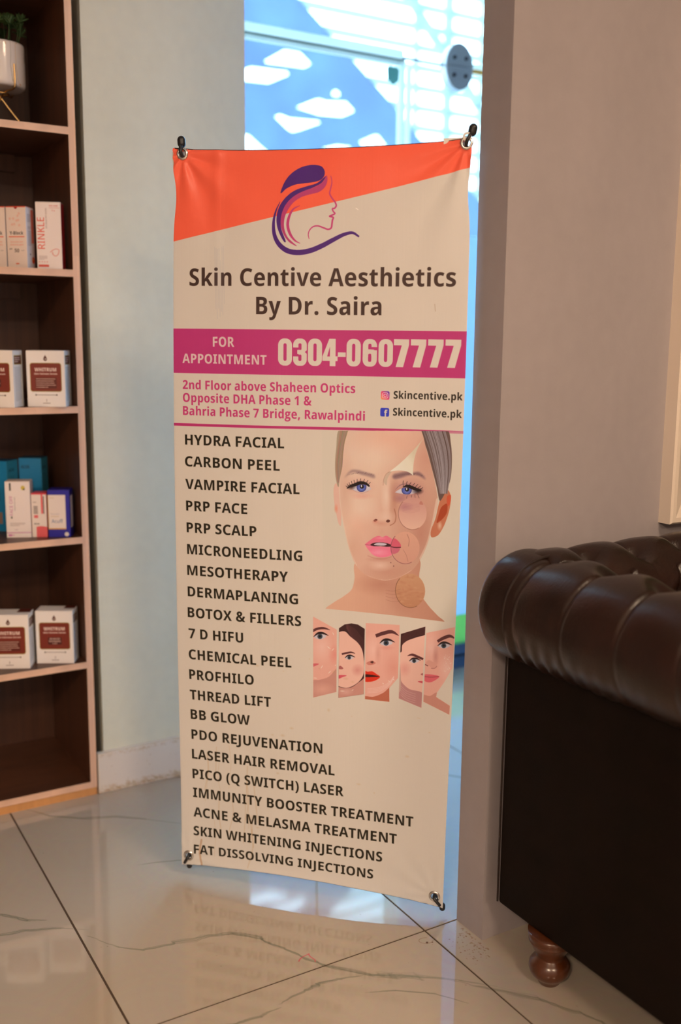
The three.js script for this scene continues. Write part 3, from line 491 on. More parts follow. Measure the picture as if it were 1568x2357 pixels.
  g.save(); smooth([[340, -40], [262, 120], [236, 260], [222, 430], [185, 620], [190, 800], [215, 980], [250, 1170], [300, 1360], [370, 1530], [470, 1630], [590, 1680], [710, 1696], [850, 1655], [1000, 1560], [1085, 1430], [1150, 1270], [1200, 1060], [1252, 820], [1236, 690], [1184, 450], [1130, 260], [1075, 60], [1000, -60], [600, -90]], true); g.clip();
  soft(700, 150, 420, 230, print(236, 156, 122, 0.5), print(236, 156, 122, 0)); soft(390, 1010, 200, 260, print(232, 150, 116, 0.35), print(232, 150, 116, 0)); soft(430, 900, 220, 200, print(236, 196, 164, 0.6), print(236, 196, 164, 0)); soft(1010, 1000, 300, 520, print(196, 120, 96, 0.42), print(196, 120, 96, 0)); soft(700, 1600, 330, 130, print(196, 124, 96, 0.5), print(196, 124, 96, 0)); soft(1120, 350, 140, 260, print(200, 126, 98, 0.5), print(200, 126, 98, 0));
  stroke([[185, 620], [190, 800], [215, 980], [250, 1170], [300, 1360], [370, 1530]], print(240, 208, 176, 0.4), 20); stroke([[1250, 800], [1205, 1060], [1150, 1280], [1080, 1440]], print(238, 204, 172, 0.5), 34); stroke([[480, 1640], [600, 1684], [720, 1694], [860, 1652], [1000, 1566]], print(236, 190, 158, 0.8), 9);
  soft(250, 700, 120, 520, print(204, 142, 112, 0.45), print(204, 142, 112, 0)); soft(330, 1330, 150, 260, print(206, 140, 108, 0.45), print(206, 140, 108, 0)); soft(560, 300, 330, 220, print(240, 198, 164, 0.5), print(240, 198, 164, 0)); soft(640, 1530, 150, 70, print(238, 188, 158, 0.7), print(238, 188, 158, 0)); soft(640, 1460, 190, 34, print(196, 120, 96, 0.55), print(196, 120, 96, 0)); soft(1080, 1180, 120, 320, print(184, 110, 86, 0.4), print(184, 110, 86, 0));
  // nose
  soft(790, 780, 70, 300, print(176, 104, 74, 0.55), print(176, 104, 74, 0)); soft(700, 760, 60, 280, print(238, 196, 164, 0.7), print(238, 196, 164, 0)); soft(690, 990, 120, 80, print(236, 190, 158, 0.6), print(236, 190, 158, 0)); stroke([[790, 900], [806, 980], [792, 1050], [745, 1082]], print(168, 96, 66, 0.75), 10); soft(650, 1060, 110, 40, print(206, 132, 104, 0.6), print(206, 132, 104, 0));
  blob([[562, 1030], [585, 1010], [606, 1018], [596, 1034], [575, 1040]], print(120, 58, 44)); blob([[700, 1036], [716, 1018], [742, 1026], [736, 1044], [712, 1048]], print(98, 46, 36)); soft(585, 1040, 46, 26, print(214, 118, 92, 0.6), print(214, 118, 92, 0));
  soft(650, 1150, 40, 60, print(214, 152, 122, 0.6), print(214, 152, 122, 0));
  // eye sockets
  soft(420, 650, 190, 130, print(216, 142, 122, 0.6), print(216, 142, 122, 0)); soft(930, 700, 220, 160, print(178, 108, 100, 0.65), print(178, 108, 100, 0)); soft(440, 760, 150, 40, print(226, 140, 116, 0.5), print(226, 140, 116, 0)); soft(850, 790, 90, 60, print(150, 88, 92, 0.5), print(150, 88, 92, 0));
  g.restore();
  // brows
  g.filter = 'blur(2px)';
  blob([[248, 552], [282, 500], [330, 466], [400, 470], [480, 495], [578, 530], [576, 560], [500, 540], [430, 520], [350, 492], [296, 510]], print(150, 108, 100, 0.75)); blob([[770, 556], [776, 528], [850, 505], [930, 494], [985, 505], [1050, 500], [1100, 540], [1122, 582], [1070, 548], [1010, 530], [930, 538], [850, 564], [790, 572]], print(124, 84, 82, 0.8));
  g.filter = 'none';
  for (let i = 0; i < 60; i++) { const t = rnd(), x = 270 + t * 290, y = 520 - Math.sin(t * 2.4) * 44 + t * 40; stroke([[x, y + 8], [x + 14, y - 6]], print(112, 74, 70, 0.5), 2.5); } for (let i = 0; i < 70; i++) { const t = rnd(), x = 785 + t * 320, y = 545 - Math.sin(t * 2.6) * 40 + t * 22; stroke([[x, y + 8], [x + 14, y - 5]], print(92, 58, 58, 0.5), 2.5); }
  // eyes
  const eye = (white, ix, iy, r, lid, lashes, low) => {
    blob(white, print(202, 174, 166)); g.save(); smooth(white, true); g.clip(); soft(ix - 70, iy + 10, 60, 40, print(222, 198, 186, 0.9), print(222, 198, 186, 0)); soft(ix + 70, iy + 10, 60, 40, print(216, 190, 180, 0.9), print(216, 190, 180, 0)); soft(ix, iy - 46, 130, 34, print(90, 56, 60, 0.8), print(90, 56, 60, 0)); g.restore(); g.save(); smooth(white, true); g.clip(); soft(ix, iy, r, r, print(90, 96, 150), print(60, 66, 128)); g.fillStyle = print(84, 88, 146); g.beginPath(); g.arc(ix, iy, r, 0, 7); g.fill(); soft(ix, iy + 14, r * 0.85, r * 0.7, print(140, 146, 196, 0.9), print(98, 104, 168, 0)); g.strokeStyle = print(52, 48, 104); g.lineWidth = 7; g.beginPath(); g.arc(ix, iy, r - 2, 0, 7); g.stroke(); g.fillStyle = print(16, 8, 14); g.beginPath(); g.arc(ix + 4, iy - 4, r * 0.42, 0, 7); g.fill(); g.fillStyle = print(228, 204, 190); g.beginPath(); g.ellipse(ix, iy - 10, 7, 14, 0, 0, 7); g.fill(); g.restore();
    taper(lid, print(24, 10, 12), 8, 36, 14); rays(0, 0, lashes, print(26, 12, 14), 4.5); stroke(low, print(170, 108, 100, 0.6), 4);
  };
  eye([[330, 672], [372, 642], [430, 628], [490, 640], [536, 676], [500, 700], [440, 712], [375, 700]], 432, 656, 52, [[272, 668], [310, 645], [360, 630], [420, 610], [480, 620], [520, 650]], [[275, 650, 262, 640], [290, 640, 276, 618], [310, 634, 296, 604], [335, 628, 322, 590], [362, 620, 350, 578], [392, 612, 384, 568], [424, 606, 424, 564], [456, 608, 466, 570], [486, 616, 504, 584], [508, 632, 530, 606]], [[340, 690], [400, 716], [450, 722], [510, 700]]);
  eye([[797, 720], [842, 688], [900, 668], [960, 670], [1010, 694], [1040, 716], [990, 734], [930, 742], [850, 730]], 922, 692, 53, [[880, 662], [930, 650], [980, 668], [1030, 688], [1078, 700]], [[886, 648, 886, 592], [918, 640, 928, 602], [952, 642, 968, 612], [985, 652, 1008, 622], [1015, 664, 1042, 634], [1042, 676, 1072, 650], [1064, 690, 1094, 668]], [[800, 722], [880, 750], [950, 756], [1040, 730]]);
  taper([[800, 690], [840, 650], [900, 630], [960, 640]], print(120, 80, 84, 0.8), 2, 6, 2); soft(1040, 705, 70, 44, print(30, 14, 16, 0.95), print(30, 14, 16, 0)); soft(320, 655, 60, 36, print(30, 14, 16, 0.8), print(30, 14, 16, 0)); rays(0, 0, [[930, 755, 922, 786], [975, 750, 976, 796], [1010, 745, 1022, 806], [1040, 738, 1056, 780]], print(70, 40, 44, 0.8), 4);
  // peel
  blob([[672, 600], [690, 545], [730, 500], [760, 492], [735, 530], [715, 570], [705, 640]], print(206, 166, 134, 0.9)); stroke([[668, 640], [676, 570], [705, 515], [750, 488]], print(182, 128, 98, 0.7), 7);
  { const k = g.createLinearGradient(760, 480, 1020, 330); k.addColorStop(0, print(236, 210, 178)); k.addColorStop(0.7, print(230, 203, 168)); k.addColorStop(1, print(216, 186, 148)); g.fillStyle = k; g.beginPath(); g.moveTo(1132, 95); g.bezierCurveTo(1040, 210, 985, 330, 990, 540); g.bezierCurveTo(940, 480, 860, 470, 735, 494); g.bezierCurveTo(880, 390, 1000, 270, 1132, 95); g.fill(); }
  // lips
  blob([[468, 1296], [520, 1250], [575, 1212], [622, 1198], [660, 1212], [700, 1196], [750, 1222], [800, 1260], [862, 1300], [800, 1318], [700, 1290], [600, 1282], [530, 1296]], print(232, 106, 118)); blob([[476, 1302], [540, 1306], [640, 1316], [740, 1318], [850, 1312], [830, 1360], [780, 1400], [715, 1430], [630, 1436], [560, 1412], [512, 1360]], print(240, 116, 130)); soft(620, 1380, 120, 46, print(246, 150, 156, 0.8), print(246, 150, 156, 0));
  blob([[526, 1300], [560, 1278], [640, 1270], [720, 1282], [768, 1308], [730, 1318], [640, 1312], [560, 1312]], print(60, 24, 28)); blob([[566, 1296], [600, 1276], [660, 1276], [708, 1290], [690, 1304], [620, 1306]], print(206, 178, 172)); stroke([[470, 1296], [520, 1302], [556, 1304]], print(120, 46, 56, 0.7), 5);
  for (let i = 0; i < 34; i++) { const x = 505 + i * 9.5; stroke([[x, 1326 + Math.abs(i - 17) * 0.3], [x + (i - 17) * 0.9, 1400 - Math.abs(i - 17) * 2.6]], print(214, 84, 102, 0.3), 2.5); } stroke([[500, 1420], [580, 1448], [680, 1452], [760, 1430]], print(190, 110, 92, 0.5), 9); soft(640, 1222, 70, 18, print(248, 150, 152, 0.6), print(248, 150, 152, 0)); stroke([[352, 612], [400, 588], [470, 590], [520, 620]], print(176, 110, 98, 0.6), 5); stroke([[840, 640], [900, 622], [980, 632], [1050, 670]], print(150, 92, 88, 0.6), 5);
  // round skin samples
  const disc = (x, y, rx, ry, c0, c1, rim) => { g.save(); g.beginPath(); g.ellipse(x, y, rx, ry, 0, 0, 7); const k = g.createLinearGradient(x, y - ry, x, y + ry); k.addColorStop(0, c0); k.addColorStop(1, c1); g.fillStyle = k; g.fill(); g.clip(); return () => { g.restore(); g.strokeStyle = rim; g.lineWidth = 6; g.beginPath(); g.ellipse(x, y, rx, ry, 0, Math.PI * 0.35, Math.PI * 1.25); g.stroke(); }; };
  let done = disc(985, 950, 152, 176, print(206, 138, 118), print(230, 172, 140), print(150, 92, 72, 0.8)); for (let i = 0; i < 7; i++) stroke([[880, 830 + i * 17], [960, 846 + i * 16], [1060, 848 + i * 12]], print(160, 86, 84, 0.35), 3); soft(900, 880, 110, 60, print(166, 96, 100, 0.5), print(166, 96, 100, 0)); done(); blob([[1058, 846], [1074, 812], [1100, 850]], print(196, 120, 96));
  done = disc(908, 1328, 156, 178, print(220, 152, 120), print(212, 144, 114), print(130, 66, 66, 0.8)); blob([[750, 1230], [800, 1228], [862, 1300], [850, 1330], [770, 1325], [748, 1310]], print(216, 84, 96)); blob([[756, 1322], [850, 1330], [830, 1380], [770, 1395]], print(206, 98, 106)); stroke([[752, 1318], [800, 1326], [858, 1324]], print(90, 26, 34), 10); stroke([[930, 1180], [950, 1240], [944, 1310]], print(150, 92, 70, 0.8), 5); stroke([[886, 1350], [920, 1410], [940, 1480]], print(166, 104, 80, 0.7), 5); done();
  done = disc(966, 1806, 162, 190, print(204, 140, 98), print(190, 122, 84), print(120, 70, 46, 0.9)); for (let i = 0; i < 60; i++) soft(820 + rnd() * 300, 1630 + rnd() * 350, 16 + rnd() * 60, 8 + rnd() * 22, rnd() > 0.5 ? print(172, 92, 62, 0.28) : print(216, 156, 112, 0.3), print(200, 130, 92, 0)); done();
  g.fillStyle = print(110, 56, 50, 0.8); for (const [x, y, r] of [[752, 1496, 6], [784, 1534, 7]]) { g.beginPath(); g.arc(x, y, r, 0, 7); g.fill(); }
  for (let i = 0; i < 4; i++) stroke([[700, 1806 + i * 36], [780, 1815 + i * 40], [860, 1790 + i * 44]], print(150, 88, 64, 0.3), 6);
  g.restore(); g.restore();

  // --- strip of five cropped faces
  g.save(); g.transform(0.27765, -0.03132, 0.00661, 0.28225, 374.27, 1212.66);
  const skin = print(232, 158, 130), skin2 = print(238, 172, 142), neck = print(204, 132, 108), hair = print(58, 24, 24), hairLit = print(110, 58, 50), brow = print(92, 42, 40), lash = print(32, 14, 18);
  const little = (x, y, w, dark = print(60, 66, 72)) => { blob([[x - w, y + w * 0.05], [x - w * 0.4, y - w * 0.42], [x + w * 0.3, y - w * 0.42], [x + w, y], [x + w * 0.3, y + w * 0.42], [x - w * 0.4, y + w * 0.42]], print(206, 180, 170)); g.fillStyle = dark; g.beginPath(); g.arc(x - w * 0.05, y, w * 0.42, 0, 7); g.fill(); g.fillStyle = print(14, 8, 10); g.beginPath(); g.arc(x - w * 0.05, y - 1, w * 0.2, 0, 7); g.fill(); taper([[x - w * 1.1, y + 2], [x - w * 0.4, y - w * 0.5], [x + w * 0.4, y - w * 0.52], [x + w * 1.35, y - w * 0.1]], lash, 3, w * 0.36, 3); };
  const frame = (pts, draw) => { g.save(); poly(pts); g.save(); g.clip(); draw(); g.restore(); poly(pts); g.restore(); };
  const gleam = (list) => { for (const p of list) taper(p, print(250, 222, 200, 0.85), 1, 6, 1); };
  frame([[95, 105], [332, 245], [325, 880], [86, 935]], () => {
    g.fillStyle = skin; g.fillRect(60, 60, 300, 900); soft(180, 420, 120, 180, print(240, 178, 150, 0.9), print(240, 178, 150, 0)); soft(310, 500, 70, 120, print(226, 120, 100, 0.6), print(226, 120, 100, 0)); blob([[60, 760], [150, 752], [250, 720], [345, 630], [345, 960], [60, 960]], neck); soft(180, 850, 140, 80, print(226, 156, 128, 0.9), print(226, 156, 128, 0));
    taper([[70, 262], [130, 232], [200, 226], [265, 246]], brow, 26, 24, 3); little(165, 308, 62); blob([[70, 588], [150, 588], [120, 604], [80, 616]], print(214, 92, 90)); gleam([[[290, 270], [302, 300]], [[232, 410], [270, 440]], [[280, 460], [305, 430]], [[190, 600], [165, 640]], [[310, 610], [325, 600]], [[240, 690], [272, 660]], [[90, 730], [130, 735]]]);
  });
  frame([[355, 232], [410, 196], [480, 187], [545, 202], [612, 246], [602, 905], [345, 940]], () => {
    g.fillStyle = hair; g.fillRect(330, 150, 300, 800); for (let i = 0; i < 16; i++) stroke([[430, 190 + i * 3], [520, 250 + i * 10], [600, 360 + i * 16]], print(120, 64, 56, 0.3), 5);
    blob([[340, 285], [410, 265], [470, 320], [540, 380], [580, 440], [600, 520], [600, 700], [560, 770], [470, 830], [400, 836], [330, 800]], skin2); soft(540, 660, 70, 70, print(206, 110, 96, 0.6), print(206, 110, 96, 0)); blob([[330, 830], [400, 840], [480, 832], [570, 770], [620, 740], [620, 960], [330, 960]], neck); soft(420, 880, 90, 40, print(222, 158, 136, 0.8), print(222, 158, 136, 0));
    taper([[382, 494], [430, 484], [475, 478], [516, 490]], brow, 18, 18, 3); little(458, 532, 42); blob([[345, 640], [362, 612], [396, 640], [380, 648]], print(170, 86, 76)); blob([[340, 712], [430, 714], [390, 728], [350, 742]], print(216, 78, 84)); gleam([[[360, 870], [410, 872]], [[480, 868], [500, 856]]]);
  });
  frame([[622, 188], [957, 214], [945, 740], [860, 842], [862, 982], [615, 955]], () => {
    g.fillStyle = skin; g.fillRect(600, 160, 380, 860); soft(700, 460, 110, 200, print(242, 178, 150, 0.9), print(242, 178, 150, 0)); soft(900, 640, 110, 160, print(220, 132, 106, 0.6), print(220, 132, 106, 0)); blob([[600, 930], [700, 930], [800, 890], [870, 836], [880, 1000], [600, 1000]], print(190, 96, 66)); soft(745, 500, 40, 120, print(206, 128, 104, 0.5), print(206, 128, 104, 0));
    taper([[722, 318], [800, 292], [880, 280], [950, 318]], brow, 34, 36, 3); little(828, 390, 62, print(56, 60, 70)); soft(830, 440, 90, 26, print(220, 130, 110, 0.6), print(220, 130, 110, 0)); blob([[628, 590], [660, 570], [690, 566], [722, 590], [700, 604], [650, 608]], print(208, 118, 96)); blob([[668, 580], [690, 568], [702, 580], [690, 592]], print(90, 40, 34));
    blob([[610, 668], [640, 676], [690, 674], [730, 700], [766, 728], [730, 760], [670, 778], [610, 770]], print(222, 44, 20)); blob([[610, 706], [680, 708], [760, 726], [700, 730], [610, 726]], print(58, 8, 8)); for (let i = 0; i < 4; i++) stroke([[640, 850 + i * 14], [760, 835 + i * 14], [860, 780 + i * 10], [905, 720 + i * 6]], print(246, 200, 176, 0.6), 4); gleam([[[850, 765], [862, 780]], [[790, 790], [806, 802]], [[895, 752], [912, 764]]]);
  });
  frame([[970, 302], [1206, 230], [1180, 1037], [955, 945]], () => {
    g.fillStyle = skin2; g.fillRect(930, 200, 300, 860); blob([[940, 220], [1220, 200], [1215, 300], [1120, 335], [1030, 370], [985, 410], [975, 480], [940, 480]], hair); for (let i = 0; i < 10; i++) stroke([[980, 400 - i * 8], [1060, 340 - i * 9], [1200, 300 - i * 9]], print(124, 66, 58, 0.3), 5);
    soft(1010, 650, 70, 90, print(214, 120, 104, 0.5), print(214, 120, 104, 0)); blob([[940, 700], [990, 790], [1060, 850], [1190, 890], [1200, 1060], [940, 1060]], print(190, 122, 108)); for (let i = 0; i < 5; i++) stroke([[975, 820 + i * 22], [1030, 868 + i * 22], [1120, 900 + i * 22]], print(232, 180, 162, 0.5), 4);
    taper([[1036, 518], [1080, 506], [1130, 524], [1190, 550]], brow, 3, 24, 20); little(1105, 568, 46); blob([[1168, 700], [1190, 690], [1190, 712]], print(170, 86, 76)); blob([[1140, 772], [1195, 772], [1195, 790], [1165, 784]], print(206, 72, 74)); blob([[945, 480], [972, 700], [965, 880], [940, 880]], print(200, 150, 126));
  });
  frame([[1217, 292], [1487, 234], [1473, 630], [1400, 770], [1330, 880], [1322, 925], [1455, 1010], [1452, 1100], [1198, 975]], () => {
    g.fillStyle = skin; g.fillRect(1180, 200, 330, 940); soft(1260, 440, 90, 160, print(240, 178, 152, 0.8), print(240, 178, 152, 0)); soft(1420, 640, 90, 150, print(240, 180, 154, 0.8), print(240, 180, 154, 0)); blob([[1190, 905], [1260, 916], [1325, 880], [1330, 930], [1470, 1010], [1470, 1120], [1190, 990]], print(206, 130, 104)); soft(1310, 520, 34, 120, print(190, 110, 92, 0.6), print(190, 110, 92, 0));
    taper([[1325, 375], [1380, 342], [1440, 322], [1486, 342]], brow, 26, 32, 10); little(1388, 416, 56); blob([[1210, 605], [1240, 612], [1290, 640], [1322, 626], [1318, 600], [1290, 580], [1240, 560]], print(222, 146, 120)); stroke([[1212, 604], [1236, 616]], print(120, 58, 50), 8); stroke([[1270, 640], [1300, 640], [1322, 622]], print(176, 100, 84), 6);
    blob([[1200, 706], [1250, 700], [1290, 704], [1348, 720], [1300, 764], [1250, 780], [1200, 760]], print(222, 92, 92)); stroke([[1200, 724], [1270, 728], [1346, 721]], print(140, 44, 48), 5); for (let i = 0; i < 40; i++) { g.fillStyle = print(252, 220, 200, 0.6); g.beginPath(); g.arc(1390 + rnd() * 70, 500 + rnd() * 180, 2 + rnd() * 2, 0, 7); g.fill(); }
  });
  g.restore();

  // --- wear: faint rust streaks and stains towards the foot, pale scratches, a dark crease
  for (let i = 0; i < 16; i++) { const x = 60 + rnd() * 180, y = 1640 + rnd() * 300; stroke([[x, y], [x + (rnd() - 0.5) * 14, y + 50], [x + (rnd() - 0.5) * 26, y + 90 + rnd() * 60]], print(190, 120, 60, 0.16), 1.5 + rnd() * 3); }
  for (let i = 0; i < 24; i++) soft(rnd() * W, 1350 + rnd() * 680, 2 + rnd() * 9, 2 + rnd() * 5, print(196, 140, 84, 0.3), print(196, 140, 84, 0));
  stroke([[64, 1960], [58, 2000], [64, 2046]], print(168, 92, 40, 0.4), 6);
  stroke([[500, 158], [506, 162]], print(255, 220, 200), 2); stroke([[708, 395], [710, 412]], print(196, 160, 130), 2);
  for (let i = 0; i < 7; i++) stroke([[118 + i * 4, 250 + rnd() * 40], [122 + i * 4, 380 + rnd() * 60]], print(160, 150, 150, 0.2), 2);
});
{
  const at = (u, v) => [((u / 790) - 0.5) * BW, (1 - v / 2048) * BH];   // print pixel to metres on the sheet
  const eyelets = [[25.9, 14.8], [776.6, 10.8], [22.8, 2014.6], [765.6, 2015.5]].map(([u, v]) => at(u, v));
  const bump = dataMap(512, 512, (x, y) => { const p = noise.noise(x * 80, y * 1.2, 5) * 0.5 + noise.noise(x * 210, y * 3, 2) * 0.4; return 0.5 + 0.45 * p; }); bump.repeat.set(1.5, 4);
  const face = phys({ map: bannerPrint, roughness: 0.34, bumpMap: bump, bumpScale: 0.00022, ior: 1.45 });
  const back = std({ color: lin(0.6, 0.6, 0.6), roughness: 0.5 });
  const NX = 124, NY = 320;
  const place = (s, t, off) => {   // s 0..1 across, t 0..1 down
    let x = (s - 0.5) * BW, y = (1 - t) * BH;
    const arch = Math.pow(Math.sin(Math.PI * Math.min(1, Math.max(0, s))), 0.7), top = Math.exp(-(t * BH) / 0.05), bot = Math.exp(-((1 - t) * BH) / 0.05);
    y += -0.0105 * arch * (1 - 0.25 * s) * top + 0.0165 * arch * bot;
    x += Math.sign(s - 0.5) * 0.0045 * Math.sin(Math.PI * Math.min(1, t * 1.15)) * Math.pow(Math.abs(2 * s - 1), 3) * (t < 0.87 ? 1 : 0);
    x += (0.5 - s) * 0.012 * Math.exp(-Math.pow((t - 0.06) / 0.03, 2)) * Math.pow(Math.abs(2 * s - 1), 6);
    let z = 0.007 * Math.sin(s * 5.1 + 0.6) * Math.sin(Math.PI * t) + 0.004 * noise.noise(s * 2.4, t * 3.2, 1.3) - 0.012 * top * arch + 0.004 * bot * arch;
    z += 0.0012 * noise.noise(s * 9, t * 6, 4.4);
    eyelets.forEach(([ex, ey], k) => {   // pull folds fanning out of the eyelets
      const dx = x - ex, dy = y - ey, r = Math.hypot(dx, dy), a = Math.atan2(dy, dx), up = k < 2 ? 1 : 0.25;
      z += up * 0.0042 * Math.exp(-r / 0.11) * (1 - Math.exp(-r / 0.018)) * Math.cos(a * (k ? 11 : 9) + k) + up * 0.003 * Math.exp(-r / 0.03);
    });
    z += 0.003 * Math.exp(-Math.pow((s - 0.155) / 0.02, 2)) * Math.exp(-t / 0.13);
    // the free corner beyond each top eyelet curls back
    return [x, y, z + off];
  };
  const pos = [], uv = [], idx = [[], []];
  for (const off of [0, -0.0009]) for (let j = 0; j <= NY; j++) for (let i = 0; i <= NX; i++) { pos.push(...place(i / NX, j / NY, off)); uv.push(i / NX, 1 - j / NY); }
  const n1 = (NX + 1) * (NY + 1), id = (i, j) => j * (NX + 1) + i;
  const open = (i, j) => { const cx = ((i + 0.5) / NX - 0.5) * BW, cy = (1 - (j + 0.5) / NY) * BH; return eyelets.some(([x, y]) => Math.hypot(cx - x, cy - y) < 0.0088); };
  for (let j = 0; j < NY; j++) for (let i = 0; i < NX; i++) { if (open(i, j)) continue; const a = id(i, j), b = id(i + 1, j), c = id(i, j + 1), d = id(i + 1, j + 1); idx[0].push(a, c, b, b, c, d); idx[1].push(a + n1, b + n1, c + n1, b + n1, d + n1, c + n1); }
  const rim = (a, b) => idx[1].push(a, b, a + n1, b, b + n1, a + n1);
  for (let i = 0; i < NX; i++) { rim(id(i, 0), id(i + 1, 0)); rim(id(i + 1, NY), id(i, NY)); }
  for (let j = 0; j < NY; j++) { rim(id(0, j + 1), id(0, j)); rim(id(NX, j), id(NX, j + 1)); }
  const geo = new THREE.BufferGeometry(); geo.setAttribute('position', new THREE.Float32BufferAttribute(pos, 3)); geo.setAttribute('uv', new THREE.Float32BufferAttribute(uv, 2)); geo.setIndex([...idx[0], ...idx[1]]);
  geo.addGroup(0, idx[0].length, 0); geo.addGroup(idx[0].length, idx[1].length, 1); geo.computeVertexNormals();
  const yaw = THREE.MathUtils.degToRad(46.066), tilt = THREE.MathUtils.degToRad(-0.775), roll = THREE.MathUtils.degToRad(-0.6995);
  const r = new THREE.Vector3(Math.cos(yaw), 0, Math.sin(yaw)), n = new THREE.Vector3(-Math.sin(yaw), 0, Math.cos(yaw)), up = new THREE.Vector3(0, Math.cos(tilt), 0).addScaledVector(n, -Math.sin(tilt));
  const r2 = r.clone().multiplyScalar(Math.cos(roll)).addScaledVector(up, Math.sin(roll)), u2 = up.clone().multiplyScalar(Math.cos(roll)).addScaledVector(r, -Math.sin(roll)), n2 = new THREE.Vector3().crossVectors(r2, u2);
  const basis = new THREE.Matrix4().makeBasis(r2, u2, n2), foot = new THREE.Vector3(1.00455, 0.82678, -1.82015).addScaledVector(u2, -BH / 2);
  const b = thing('vinyl_banner', 'tall cream vinyl banner with orange head and printed faces on a black stand', 'banner', foot.toArray());
  b.quaternion.setFromRotationMatrix(basis);
  const sheet = part('sheet', geo, [face, back], b);
  // dark bound top hem
  const hem = []; for (let i = 0; i <= 60; i++) { const p = place(0.004 + 0.992 * i / 60, 0, 0); hem.push([p[0], p[1] + 0.0004, p[2] - 0.001]); }
  part('top_hem', tube(hem, 0.0011, 120, 6), black, sheet).userData.label = 'black top hem';
  const hemB = []; for (let i = 0; i <= 60; i++) { const p = place(0.004 + 0.992 * i / 60, 1, 0); hemB.push([p[0], p[1] - 0.0003, p[2] - 0.0008]); }
  part('bottom_hem', tube(hemB, 0.0006, 120, 6), black, sheet);
  const ring = lathe([[0.0072, -0.0012], [0.0125, -0.0012], [0.0128, 0.0002], [0.0105, 0.0018], [0.0082, 0.0018], [0.0068, 0.0004], [0.0072, -0.0012]], 28).rotateX(Math.PI / 2);
  const depth = ([x, y]) => place(x / BW + 0.5, 1 - y / BH, 0)[2], chrome = std({ color: lin(0.7, 0.68, 0.65), metalness: 1, roughness: 0.22 });
  eyelets.forEach((e) => { const m = part('eyelet', ring, chrome, sheet); m.position.set(e[0], e[1], depth(e) + 0.0004); m.userData.label = 'chrome eyelet'; });
  // folded white corner patches behind the top corners
  const patch = std({ color: lin(0.8, 0.78, 0.74), roughness: 0.6 });
  part('corner_patch', bx(-0.012, 0.02, -0.026, 0.02, -0.0012, -0.0004).rotateZ(0.08).translate(-BW / 2 + 0.008, BH - 0.026, -0.006), patch, sheet);
  part('corner_patch', bx(-0.022, 0.02, -0.012, 0.006, -0.0012, -0.0004).rotateZ(0.03).translate(BW / 2 - 0.034, BH - 0.003, -0.006), patch, sheet);
  part('white_washer', lathe([[0.0045, -0.0006], [0.0085, -0.0006], [0.0085, 0.0006], [0.0045, 0.0006], [0.0045, -0.0006]], 24).rotateX(Math.PI / 2).translate(eyelets[1][0] + 0.001, eyelets[1][1] + 0.0105, depth(eyelets[1]) + 0.0035), patch, sheet);

  // --- stand: hub, four spring rods ending in hooks through the eyelets, and a rear leg
  const s = new THREE.Group(); s.name = 'stand'; s.userData.label = 'black X-shaped stand behind the sheet'; b.add(s);
  const hub = [0, 0.8, -0.1];
  part('hub', rbox(0.07, 0.09, 0.035, 0.01).translate(...hub), black, s);
  eyelets.forEach(([ex, ey], k) => {
    const top = k < 2, side = Math.sign(ex), z = depth([ex, ey]);
    const tipY = top ? ey + 0.024 : ey - 0.015, rod = part('rod', tube([[side * 0.02, 0.8 + (top ? 0.03 : -0.03), -0.1], [ex * 0.45, 0.8 + (ey - 0.8) * 0.42, -0.1], [ex * 0.82, 0.8 + (ey - 0.8) * 0.82, -0.065], [ex - side * 0.006, top ? ey - 0.03 : ey + 0.03, z - 0.03]], 0.0035, 40, 8), black, s);
    const lean = top ? (k === 0 ? -0.004 : 0.011) : (k === 2 ? -0.008 : 0.014);
    if (top) {
      part('hook', tube([[ex - side * 0.006, ey - 0.03, z - 0.03], [ex - side * 0.002, ey - 0.012, z - 0.014], [ex, ey - 0.003, z + 0.003], [ex + lean * 0.2, ey + 0.004, z + 0.0065], [ex + lean * 0.5, ey + 0.012, z + 0.004], [ex + lean * 0.8, ey + 0.02, z - 0.004]], 0.0036, 30, 8), black, s);
      part('ball_tip', new THREE.CapsuleGeometry(0.0085, 0.007, 6, 16).rotateZ(-lean * 18).translate(ex + lean * 0.9, tipY, z - 0.005), black, s);
    } else {
      part('hook', tube([[ex - side * 0.006, ey + 0.03, z - 0.03], [ex, ey + 0.006, z - 0.008], [ex, ey - 0.002, z + 0.004], [ex + lean * 0.5, ey - 0.009, z + 0.0065], [ex + lean, ey - 0.017, z + 0.005]], 0.0034, 30, 8), black, s);
      part('foot_tip', new THREE.CapsuleGeometry(0.0065, 0.006, 6, 16).translate(ex + (k === 2 ? -0.002 : 0.017), -0.001, z - 0.008), black, s);
      part('foot_link', tube([[ex - side * 0.006, ey + 0.03, z - 0.03], [ex, ey, z - 0.012], [ex + (k === 2 ? -0.002 : 0.017), 0.002, z - 0.009]], 0.0032, 16, 8), black, s);
    }
    void rod;
  });
  part('rear_leg', tube([[-0.01, 0.78, -0.11], [-0.05, 0.4, -0.24], [-0.09, -0.005, -0.36]], 0.0035, 24, 8), black, s);
}

